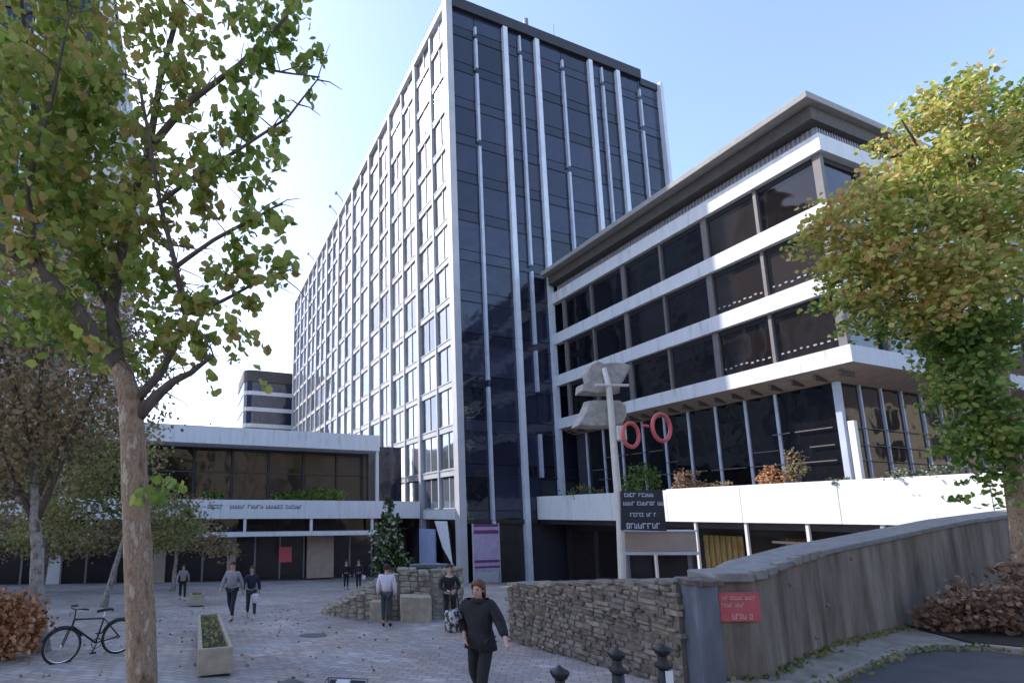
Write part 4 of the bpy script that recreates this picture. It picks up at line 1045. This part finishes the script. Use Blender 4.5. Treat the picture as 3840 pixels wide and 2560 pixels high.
# core
pl = [(-1.6, 18.2), (-.6, 16.9), (.6, 16.45), (2.0, 16.45), (3.0, 17.1), (3.3, 18.6), (2.6, 19.9), (.4, 20.1), (-1.2, 19.4)]
cs = []
for (X, Y) in pl: cs.append((X+(.07 if X > 1 else -.07), Y+(.08 if Y > 18 else -.08)))
g.prism(cs, -2.2, lambda X, Y: gz(0, Y)+ph(X)-.12)
g.build('core', M['mortar'], sp_, off=plo)
g = MB()
n = len(pl)
for i in range(n):
    a = Vector(pl[i]); b = Vector(pl[(i+1) % n]); d = (b-a); L = d.length; d.normalize(); nn = Vector((d.y, -d.x)); 
    mid_ = (a+b)/2; 
    if (mid_-Vector((.9, 18.2))).dot(nn) < 0: nn = -nn
    s_ = 0
    while s_ < L:
        wd_ = random.uniform(.22, .42); p = a+d*(s_+wd_/2); zg = gz(0, p.y); z = zg-.05; top = zg+ph(p.x)
        while z < top-.05:
            h = random.uniform(.12, .22); h = min(h, top-z+.02)
            stone(g, Vector((p.x+random.uniform(-.05, .05), p.y, z+h/2)), Vector((d.x, d.y, 0)), Vector((nn.x, nn.y, 0)), Vector((0, 0, 1)), wd_/2*1.02, .14, h/2*1.02); z += h
        s_ += wd_
for _ in range(230):
    X = random.uniform(-1.5, 3.1); Y = random.uniform(17.0, 19.8)
    if X < -.6 and Y < 17.6: continue
    if X > .3 and random.random() < .6: continue
    stone(g, Vector((X, Y, gz(0, Y)+ph(X)-.06)), Vector((1, 0, 0)), Vector((0, 1, 0)), Vector((0, 0, 1)), random.uniform(.1, .2), random.uniform(.1, .2), .09)
g.build('rubble_wall', M['fieldstone'], sp_, off=plo)
g = MB()
g.prism([(1.35, 16.6), (2.9, 17.1), (3.1, 18.4), (1.6, 18.2)], lambda X, Y: gz(0, Y)+1.58, lambda X, Y: gz(0, Y)+1.72)
g.build('coping', M['slab'], sp_, off=plo, bevel=.03)
for (u, v, Y, w_, h_, d_) in ((1420, 2312, 16.2, .50, .62, .4), (1560, 2330, 15.95, .95, .80, .5)):
    c_ = at(u, v, Y); zg = gz(0, Y); o = thing('granite_block', {1420: 'small tan granite block leaning on the left flank of the stone planter', 1560: 'large tan granite block at the front foot of the stone planter'}[u], 'stone block', (c_.x, Y, zg), random.uniform(-.1, .1), 'granite blocks at the planter')
    g = MB(); g.box(-w_/2, w_/2, -d_/2, d_/2, -.03, h_, jit=.02); g.build('block', M['granite'], o, bevel=.04)

# trough planters at the left
def trough(x, y, L, lab):
    o = thing('trough_planter', lab, 'planter', (x, y, gz(0, y)-.02), ANG*.95, 'stone trough planters on the plaza')
    o.rotation_euler[0] = -math.atan(SLOPE)
    g = MB(); W_ = .28; H = .48; t_ = .07
    g.box(-W_, W_, 0, t_, .06, H); g.box(-W_, W_, L-t_, L, .06, H); g.box(-W_, -W_+t_, t_+.001, L-t_-.001, .06, H); g.box(W_-t_, W_, t_+.001, L-t_-.001, .06, H); g.box(-W_+t_, W_-t_, t_, L-t_, .06, .2)
    g.build('trough', M['granite'], o, bevel=.012)
    g = MB(); g.box(-W_+.05, W_-.05, .12, .3, 0, .058); g.box(-W_+.05, W_-.05, L-.3, L-.12, 0, .058); g.build('foot', M['dark'], o)
    g = MB(); g.box(-W_+t_+.002, W_-t_-.002, t_+.002, L-t_-.002, .2, H-.09); g.build('soil', M['soil'], o)
    pts = np.column_stack([RNG.uniform(-W_+.08, W_-.08, int(45*L)), RNG.uniform(.1, L-.1, int(45*L)), RNG.uniform(H-.12, H+.02, int(45*L))])
    leaf_object('plants', pts, .07, M['tree_bg2'], o)
    return o
trough(-2.55, 8.7, 5.6, 'long tan stone trough planter right of the big plane trunk')
trough(-6.9, 20.6, 1.6, 'farthest low stone trough planter in front of the entrance')

# ================================================================== BICYCLES
def bicycle(name, label, loc, rz, frame_m, group=None, basket=False):
    o = thing(name, label, 'bicycle', loc, rz, group)
    rw = .34
    for cx_ in (-.52, .52):
        g = MB(); g.torus((cx_, 0, rw), (0, 1, 0), rw-.02, .022, 30, 7); wh = g.build('wheel', M['black'], o, smooth=True)
        g = MB(); g.torus((cx_, 0, rw), (0, 1, 0), rw-.048, .010, 30, 5); g.build('rim', M['chrome'], wh)
        g = MB()
        for k in range(14):
            t = 2*math.pi*k/14; g.tube([(cx_, .02*(-1)**k, rw), (cx_+math.cos(t)*(rw-.05), 0, rw+math.sin(t)*(rw-.05))], .0016, 3)
        g.ball((cx_, 0, rw), .03); g.build('spokes', M['chrome'], wh)
        g = MB(); pts = [(cx_+math.cos(t)*(rw+.02), 0, rw+math.sin(t)*(rw+.02)) for t in [R(a) for a in (range(20, 161, 20))]]
        g.tube(pts, .014, 6); g.build('mudguard', M['blackmetal'], o)
    g = MB(); bb_ = (-.08, 0, .29); st = (-.2, 0, .74); hd_ = (.34, 0, .80); hl = (.37, 0, .68); rx = (-.52, 0, rw); fxl = (.52, 0, rw)
    g.tube([bb_, st], .018, 8); g.tube([bb_, hl], .02, 8); g.tube([st, hd_], .018, 8); g.tube([hd_, hl], .022, 8)
    for s_ in (-.04, .04): g.tube([bb_, (rx[0], s_, rx[2])], .011, 6); g.tube([st, (rx[0], s_, rx[2])], .009, 6)
    g.build('frame', frame_m, o)
    g = MB()
    for s_ in (-.04, .04): g.tube([(hl[0], s_*.6, hl[2]), (.42, s_, .6), (fxl[0], s_, fxl[2])], .011, 6)
    g.build('fork', frame_m, o)
    g = MB(); g.tube([(-.2, 0, .74), (-.225, 0, .88)], .013, 8); g.build('seat_post', M['chrome'], o)
    g = MB(); k0 = len(g.v)
    for (x_, w_, z_) in ((-.36, .07, .90), (-.34, .095, .925), (-.26, .085, .925), (-.17, .035, .92), (-.08, .022, .915), (-.06, .015, .905)):
        for yy, zz_ in ((-w_, z_-.03), (-w_*.7, z_), (0, z_+.008), (w_*.7, z_), (w_, z_-.03), (0, z_-.05)): g.v.append((x_, yy, zz_))
    for i in range(5):
        for j in range(6): g.f.append((i*6+j, i*6+(j+1) % 6, (i+1)*6+(j+1) % 6, (i+1)*6+j))
    g.f += [tuple(range(6)), tuple(30+j for j in range(6))]; g.build('saddle', M['black'], o, smooth=True)
    g = MB(); g.tube([hd_, (.325, 0, .96), (.36, 0, 1.0)], .013, 8); pts = [(.22, -.30, 1.0), (.34, -.24, 1.02), (.38, -.08, 1.0), (.36, 0, .99), (.38, .08, 1.0), (.34, .24, 1.02), (.22, .30, 1.0)]
    g.tube(pts, .012, 8); hbo = g.build('handlebar', M['blackmetal'], o)
    for s_ in (-1, 1):
        g = MB(); g.tube([(.30, s_*.26, 1.015), (.20, s_*.31, 1.0)], .018, 8); g.build('grip', M['black'], hbo)
    g = MB(); g.torus((-.08, .04, .29), (0, 1, 0), .09, .008, 20, 5); g.tube([(-.08, .05, .29), (-.0, .07, .14)], .01, 6); g.tube([(-.08, -.05, .29), (-.16, -.07, .44)], .01, 6)
    g.box(-.05, .05, .07, .14, .12, .145); g.box(-.21, -.11, -.14, -.07, .43, .455); g.build('crankset', M['blackmetal'], o)
    g = MB(); g.tube([(-.08, .045, .38), (-.52, .045, .37)], .004, 4); g.tube([(-.08, .045, .20), (-.52, .045, .31)], .004, 4); g.build('chain', M['blackmetal'], o)
    g = MB(); g.box(.37, .43, -.03, .03, .87, .93); g.build('lamp', M['chrome'], o)
    if basket:
        g = MB()
        for i in range(5):
            z_ = .74+.055*i; s_ = .12+.01*i
            pts = [(.56-s_, -s_*1.2, z_), (.56+s_, -s_*1.2, z_), (.56+s_, s_*1.2, z_), (.56-s_, s_*1.2, z_), (.56-s_, -s_*1.2, z_)]; g.tube(pts, .006, 4, cap=False)
        for a, b in ((-1, -1), (1, -1), (1, 1), (-1, 1), (0, 1), (0, -1), (1, 0), (-1, 0)): g.tube([(.56+a*.12, b*.144, .74), (.56+a*.16, b*.192, .96)], .006, 4)
        g.box(.44, .68, -.144, .144, .735, .745); g.box(.41, .425, -.17, .17, .76, .95); g.box(.695, .71, -.17, .17, .76, .95); g.build('basket', M['plastic'], o)
        g = MB(); g.box(.36, .5, -.06, .06, .99, 1.02); g.build('display', M['palegrey'], o)
    return o
bicycle('bicycle', 'black bicycle parked beside the orange bush at the left', (-5.45, 10.2, gz(0, 10.2)), R(228), M['blackmetal'], 'parked bicycles')
bicycle('bicycle', 'grey hire bicycle with a basket at the bottom edge, left of the walking woman', (-.28, 4.25, 0), R(83), M['palegrey'], 'parked bicycles', basket=True)
def bollard(label, loc, rz, plate=False):
    o = thing('bollard', label, 'bollard', loc, rz, 'dark bollards along the bottom edge'); o.scale = (.88, .88, 1.05)
    g = MB(); g.lathe([(.105, -.02), (.105, .10), (.085, .14), (.075, .20), (.070, .55), (.066, .86)], seg=18); g.build('post', M['blackmetal'], o, smooth=True)
    g = MB(); g.lathe([(.066, .865), (.088, .875), (.090, .905), (.060, .925), (.048, .96), (.052, .985)], seg=18); g.build('collar', M['black'], o, smooth=True)
    g = MB(); g.lathe([(.052, .987), (.075, 1.00), (.10, 1.045), (.085, 1.06), (.04, 1.075), (.012, 1.10)], seg=18); g.build('cap', M['blackmetal'], o, smooth=True)
    g = MB(); g.torus((.0, 0, .70), (0, 0, 1), .074, .008, 18, 6); g.build('ring', M['chrome'], o)
    if plate: g = MB(); g.box(-.045, .055, -.082, -.076, .72, .86); g.build('white_sticker', M['posterwhite'], o)
    return o
bollard('short dark bollard at the bottom edge, nearest to the walking woman', (1.72, 4.70, 0), 0)
bollard('short dark bollard, middle one of the row of three', (2.53, 5.30, 0), 0)
bollard('short dark bollard with a white sticker, nearest to the blue grey slab', (3.08, 5.45, 0), R(12), True)

# dome topped bin, bottom edge
bn = thing('litter_bin', 'dark grey dome topped bin at the bottom edge left of the hire bicycle', 'bin', (-.72, 4.85, 0))
g = MB(); g.lathe([(.20, 0), (.21, .05), (.21, .72), (.20, .74)], seg=24); g.build('body', M['plastic'], bn, smooth=False)
g = MB(); g.lathe([(.225, .745), (.225, .79), (.20, .87), (.14, .94), (.06, .975), (.001, .98)], seg=24); g.build('lid', M['rubbledark'], bn, smooth=True)
g = MB()
for k in range(4):
    mh = None
mh = MB(); mh.lathe([(.36, .0), (.36, .010), (.30, .012), (.001, .012)], seg=28)
o = tag(mh.build('manhole_cover', M['rubbledark']), 'round dark manhole cover set in the paving by the far trough', 'manhole cover'); o.location = (-1.4, 13.2, gz(0, 13.2)-.002); o.rotation_euler = (-math.atan(SLOPE), 0, 0)

# ================================================================== PEOPLE
def skin_mesh(name, chains, m, parent, sub=1, root=0):
    """chains: lists of (point, radius) sharing points by key; grown with a Skin modifier"""
    V = []; E = []; rad = []; idx = {}
    def vid(key, p, r):
        if key in idx: return idx[key]
        idx[key] = len(V); V.append(tuple(p)); rad.append(r if hasattr(r, '__len__') else (r, r)); return idx[key]
    for ch in chains:
        prev = None
        for key, p, r in ch:
            i = vid(key, p, r)
            if prev is not None: E.append((prev, i))
            prev = i
    me = bpy.data.meshes.new(name); me.from_pydata(V, E, []); me.materials.append(m)
    o = bpy.data.objects.new(name, me); COL.objects.link(o); o.parent = parent
    md = o.modifiers.new('skin', 'SKIN'); md.use_smooth_shade = True
    sv = me.skin_vertices[0].data
    for i, r in enumerate(rad): sv[i].radius = r; sv[i].use_root = (i == root)
    if sub:
        s2 = o.modifiers.new('sub', 'SUBSURF'); s2.levels = sub; s2.render_levels = sub
    return o

def person(label, loc, rz, H=1.72, pose=None, top='clothk', legs='clothk', shoes='blackmetal', hair='hair', long_hair=False, coat=0.0, female=False, bald=False, group=None, puffy=1.0, legw=1.0):
    """local: +x person's left, -y forward (front), z up"""
    o = thing('person', label, 'person', loc, rz, group); s = H/1.75
    J = dict(pelvis=(0, 0, .96), waist=(0, .0, 1.08), chest=(0, 0, 1.28), neck0=(0, .01, 1.45), neck=(0, 0, 1.51), head=(0, -.02, 1.62), crown=(0, -.01, 1.68))
    for sd_, sg_ in (('l', 1), ('r', -1)):
        J['sh'+sd_] = (sg_*(.165 if female else .19), 0, 1.40); J['el'+sd_] = (sg_*.24, .03, 1.12); J['wr'+sd_] = (sg_*.26, -.05, .88)
        J['hip'+sd_] = (sg_*.095, 0, .90); J['kn'+sd_] = (sg_*.10, -.02, .50); J['an'+sd_] = (sg_*.10, .02, .09); J['toe'+sd_] = (sg_*.12, -.17, .035)
    J.update(pose or {})
    J = {k: Vector(v)*s for k, v in J.items()}
    def r(v): return (v[0]*s, v[1]*s) if hasattr(v, '__len__') else v*s
    ch = [[('pelvis', J['pelvis'], r((.13, .10))), ('waist', J['waist'], r((.115, .09))), ('chest', J['chest'], r((.14, .10))), ('neck0', J['neck0'], r(.06)), ('neck', J['neck'], r(.052)), ('jaw', J['head']+Vector((0, -.02, -.055))*s, r((.058, .066))), ('head', J['head']+Vector((0, .01, .02))*s, r((.078, .092))), ('crown', J['crown']+Vector((0, .01, .035))*s, r((.058, .07)))]]
    for d in 'lr':
        wr = J['wr'+d]; el = J['el'+d]; f = (wr-el).normalized(); side = Vector((1 if d == 'l' else -1, 0, 0))
        palm = wr+f*.055*s; kn = wr+f*.085*s
        ch.append([('chest', J['chest'], 0), ('sh'+d, J['sh'+d], r(.058)), ('el'+d, el, r(.042)), ('wr'+d, wr, r(.026)), ('palm'+d, palm, r((.034, .018))), ('kn_'+d, kn, r((.034, .015)))])
        fw = Vector((0, -1, 0)); acr = f.cross(side).normalized(); inn = -side
        for q, (off_, ln) in enumerate(((-.033, .062), (-.011, .074), (.011, .070), (.033, .054))):
            b0 = kn+acr*off_*s
            ch.append([('kn_'+d, kn, 0), ('f%d%s' % (q, d), b0+f*.02*s, r(.009)), ('g%d%s' % (q, d), b0+f*ln*.62*s+inn*.012*s, r(.0085)), ('h%d%s' % (q, d), b0+f*ln*s+inn*.032*s, r(.007))])
        ch.append([('palm'+d, palm, 0), ('t0'+d, palm-acr*.045*s+f*.005*s, r(.010)), ('t1'+d, palm-acr*.062*s+f*.042*s+inn*.015*s, r(.008))])
        ch.append([('pelvis', J['pelvis'], 0), ('hip'+d, J['hip'+d], r(.085)), ('kn'+d, J['kn'+d], r(.056)), ('an'+d, J['an'+d], r(.040)), ('toe'+d, J['toe'+d], r((.036, .028)))])
    body = skin_mesh('body', ch, M['skin'], o, 1)
    # face
    h = J['head']; g = MB(); g.tube([h+Vector((0, -.085, .03))*s, h+Vector((0, -.118, -.012))*s, h+Vector((0, -.085, -.02))*s], [.008*s, .014*s, .006*s], 6); g.build('nose', M['skin'], o, smooth=True)
    for sg_ in (-1, 1):
        g = MB(); g.ball(h+Vector((sg_*.031, -.082, .022))*s, .011*s, 8, 5); g.build('eye', M['hair'], o, smooth=True)
        g = MB(); g.ball(h+Vector((sg_*.078, .01, .005))*s, (.012*s, .02*s, .03*s), 8, 5); g.build('ear', M['skin'], o, smooth=True)
    g = MB(); g.ball(h+Vector((0, -.088, -.048))*s, (.024*s, .009*s, .008*s), 8, 5); g.build('mouth', M['lips'], o, smooth=True)
    # hair
    g = MB(); k0 = 0; rings = 7; sg2 = 14; hc = h+Vector((0, .022, .045))*s
    for i in range(rings+1):
        for q in range(sg2):
            t = 2*math.pi*q/sg2; back_ = .5+.5*math.sin(t)
            mxp = (.42+.33*back_)*math.pi if not long_hair else (.40+.42*back_)*math.pi
            p2 = mxp*i/rings; rr2 = .097*(1+random.uniform(-.04, .04))
            v = Vector((math.sin(p2)*math.cos(t)*rr2*.92, math.sin(p2)*math.sin(t)*rr2*1.08, math.cos(p2)*rr2*1.0))
            if long_hair and back_ > .45 and i >= rings-1: v.z -= .13*back_; v.y += .01
            g.v.append(tuple(hc+v*s))
    for i in range(rings):
        for q in range(sg2):
            q2 = (q+1) % sg2; g.f.append((i*sg2+q, (i+1)*sg2+q, (i+1)*sg2+q2, i*sg2+q2))
    ho = g.build('hair', M[hair], o, smooth=True); md = ho.modifiers.new('solid', 'SOLIDIFY'); md.thickness = .014*s; md.offset = 0
    # clothes
    pf = puffy
    tchs = [[('pelvis', J['pelvis']+Vector((0, 0, -coat))*s, r((.155*pf, .125*pf))), ('waist', J['waist'], r((.14*pf, .115*pf))), ('chest', J['chest'], r((.165*pf, .125*pf))), ('nk', J['neck0']+Vector((0, 0, -.01))*s, r(.078))]]
    for d in 'lr':
        wr = J['wr'+d]; el = J['el'+d]; e2 = el.lerp(wr, .88)
        tchs.append([('chest', J['chest'], 0), ('sh'+d, J['sh'+d], r(.078*pf)), ('el'+d, el, r(.060*pf)), ('cuff'+d, e2, r(.044*pf))])
    skin_mesh('jacket' if coat or top in ('clothk', 'clothn') else 'shirt', tchs, M[top], o, 1)
    lchs = []
    for d in 'lr':
        lchs.append([('pelvis', J['pelvis'], r((.145, .118))), ('hip'+d, J['hip'+d], r(.098*(1+(legw-1)*.4))), ('kn'+d, J['kn'+d], r(.070*legw)), ('hem'+d, J['kn'+d].lerp(J['an'+d], .88), r(.056*legw))])
    skin_mesh('trousers', lchs, M[legs], o, 1)
    for d in 'lr':
        a = J['an'+d]; t_ = J['toe'+d]; hl_ = a+(a-t_).normalized()*.05*s; hl_.z = t_.z
        skin_mesh('shoe', [[('a', Vector((hl_.x, hl_.y, t_.z+.008)), r(.040)), ('b', t_.lerp(hl_, .5)+Vector((0, 0, .012)), r(.045)), ('c', t_, r((.042, .032)))], [('a', hl_, 0), ('d', a-Vector((0, 0, .0)), r(.044))]], M[shoes], o, 1)
    return o

def gp(u, v, Y): p = at(u, v, Y); return (p.x, Y, gz(0, Y))
walk = dict(hipl=(.095, 0, .90), knl=(.11, -.16, .52), anl=(.12, -.20, .12), toel=(.13, -.37, .07), hipr=(-.095, 0, .90), knr=(-.10, .05, .50), anr=(-.10, .26, .15), toer=(-.11, .14, .05), ell=(.26, .10, 1.14), wrl=(.28, .14, .90), elr=(-.27, -.06, 1.14), wrr=(-.27, -.22, .95))
# woman in black in the foreground
wm = person('person in loose black clothes walking towards the camera, carrying a patterned bag', gp(1795, 2200, 6.75)[:2]+(gz(0, 6.75)+.0,), R(-36), 1.68,
       dict(knl=(.10, -.20, .53), anl=(.11, -.30, .13), toel=(.12, -.47, .08), knr=(-.12, .02, .50), anr=(-.14, .30, .17), toer=(-.15, .17, .05),
            shl=(.17, 0, 1.40), ell=(.30, -.02, 1.20), wrl=(.41, -.14, 1.02), shr=(-.19, 0, 1.38), elr=(-.30, .08, 1.16), wrr=(-.17, -.14, 1.00), head=(.02, -.08, 1.60), crown=(.02, -.06, 1.66), neck=(.01, -.02, 1.50)),
       top='clothk', legs='clothk', hair='hairb', coat=.10, female=True, long_hair=True, puffy=1.36, legw=1.12)
def bag(label, loc, rz, w_, d_, h_, m, strap=.35, name='handbag'):
    o = thing(name, label, 'bag', loc, rz)
    g = MB(); random.seed(3); stone(g, Vector((0, 0, h_/2)), Vector((1, 0, .05)), Vector((0, 1, 0)), Vector((0, 0, 1)), w_/2, d_/2, h_/2)
    g.build('bag_body', m, o, smooth=True)
    g = MB(); g.tube([(-w_*.35, 0, h_*.9), (-w_*.2, 0, h_+strap*.8), (0, 0, h_+strap), (w_*.2, 0, h_+strap*.8), (w_*.35, 0, h_*.9)], .008, 6); g.build('handle', M['blackmetal'], o)
    return o
M['pattern'] = mat('white patterned bag', (.6, .6, .62), .7, nscale=11, ramp=[(.46, (.02, .02, .025)), (.52, (.42, .42, .45)), (.7, (.55, .55, .58))])
wl = wm.location
g = MB(); prof = [(.165, 1.10), (.185, 1.02), (.20, .93), (.215, .84), (.205, .838), (.15, .86)]; sgn = 28
for r_, z_ in prof:
    for q in range(sgn):
        t = 2*math.pi*q/sgn; k_ = 1+.05*math.sin(5*t+1)*(1.12-z_)*3; g.v.append((r_*k_*math.cos(t), r_*k_*math.sin(t)*.80, z_*.96+.012*math.sin(3*t)*(z_ < .9)))
for i in range(len(prof)-1):
    for q in range(sgn): g.f.append((i*sgn+q, i*sgn+(q+1) % sgn, (i+1)*sgn+(q+1) % sgn, (i+1)*sgn+q))
g.build('tunic_hem', M['clothk'], wm, smooth=True)
g = MB(); g.torus((.0, -.01, 1.38), (0, .25, 1), .085, .035, 20, 8); g.build('scarf', M['clothk'], wm, smooth=True)
g = MB(); g.ball((.02, .06, 1.60), (.05, .05, .05), 10, 7); g.build('hair_bun', M['hairb'], wm, smooth=True)
bag('black and white patterned bag hanging at the side of the woman in black', (wl.x-.31, wl.y+.14, .93), R(30), .27, .16, .30, M['pattern'], .30)
# man with white shirt seen from behind
person('person in a white shirt seen from behind, walking past the stone planter', gp(1450, 2300, 14.9), R(170), 1.74, dict(knl=(.10, -.02, .5), anl=(.09, .06, .1), toel=(.10, -.10, .04)), top='clothw', legs='denim', shoes='blackmetal', puffy=1.2)
# dark dressed person, arms folded in front
person('person in dark clothes with hands held together in front, by the stone planter', gp(1688, 2300, 13.9), R(5), 1.76, dict(ell=(.27, -.02, 1.16), wrl=(.08, -.24, 1.10), elr=(-.27, -.02, 1.16), wrr=(-.08, -.24, 1.07), anl=(.05, .02, .09), anr=(-.04, .1, .1), toel=(.06, -.17, .035), toer=(-.04, -.06, .04)), top='clothk', legs='clothk')
# couple
person('person in dark open jacket over grey shirt, left one of the walking pair', gp(868, 2290, 16.2), R(-12), 1.80, walk, top='clothg', legs='clothn', puffy=1.12)
person('person in navy jacket with light trouser patch, right one of the walking pair', gp(940, 2290, 16.6), R(15), 1.66, walk, top='clothn', legs='denim', shoes='shoe', female=True, long_hair=True, puffy=1.1)
b_ = gp(948, 2290, 16.45); bag('white shopping bag held by the right walker of the pair', (b_[0]+.08, b_[1]-.1, b_[2]+.52), R(10), .24, .12, .30, M['clothw'], .28, 'shopping_bag')
# small distant one
person('small distant person in light top right of the big plane trunk', gp(682, 2250, 23.5), R(20), 1.60, walk, top='clothg', legs='clothk', female=True)
# doorway
person('person in black standing by the entrance doors, left of two', gp(1298, 2180, 31.5), R(25), 1.74, None, top='clothk', legs='clothk')
person('person in black with a bag by the entrance doors, right of two', gp(1345, 2180, 31.0), R(-25), 1.80, None, top='clothn', legs='clothk')
b_ = gp(1345, 2180, 31.0); bag('small pale bag carried by the right person at the doors', (b_[0]+.30, b_[1]-.1, b_[2]+.62), 0, .24, .12, .26, M['clothw'], .25, 'shopping_bag')

# ================================================================== leaf litter: fallen leaves and weeds along the wall foot
pts = []
for i in range(700):
    s_ = random.random()*5.2; i_ = min(int(s_/5.2*len(P)*.6), len(P)-2); q = P[i_].lerp(P[i_+1], random.random()); t = (P[i_+1]-P[i_]).normalized(); n_ = Vector((t.y, -t.x))
    q = q+n_*abs(random.gauss(0, .10)); pts.append((q.x, q.y, .11+random.random()*.05))
for i in range(420):
    i_ = random.randint(0, len(kl)-2); a = Vector(kl[i_]); b = Vector(kl[i_+1]); q = a.lerp(b, random.random()); pts.append((q.x+random.gauss(0, .07), q.y+random.gauss(0, .07)-.02, .03+random.random()*.10))
o = leaf_object('weeds', np.array(pts), .07, M['tree_bg2']); o['kind'] = 'stuff'; o['label'] = 'small weeds and litter growing along the wall foot and kerb'
pts = []
for i in range(450):
    x_ = random.uniform(-9, 3); y_ = random.uniform(6, 20)
    if random.random() < math.exp(-((x_+4)**2)/18): pts.append((x_, y_, gz(0, y_)+.012))
o = leaf_object('fallen_leaves', np.array(pts), .075, M['tree_bg'], up=0); o['kind'] = 'stuff'; o['label'] = 'scattered fallen leaves on the paving'
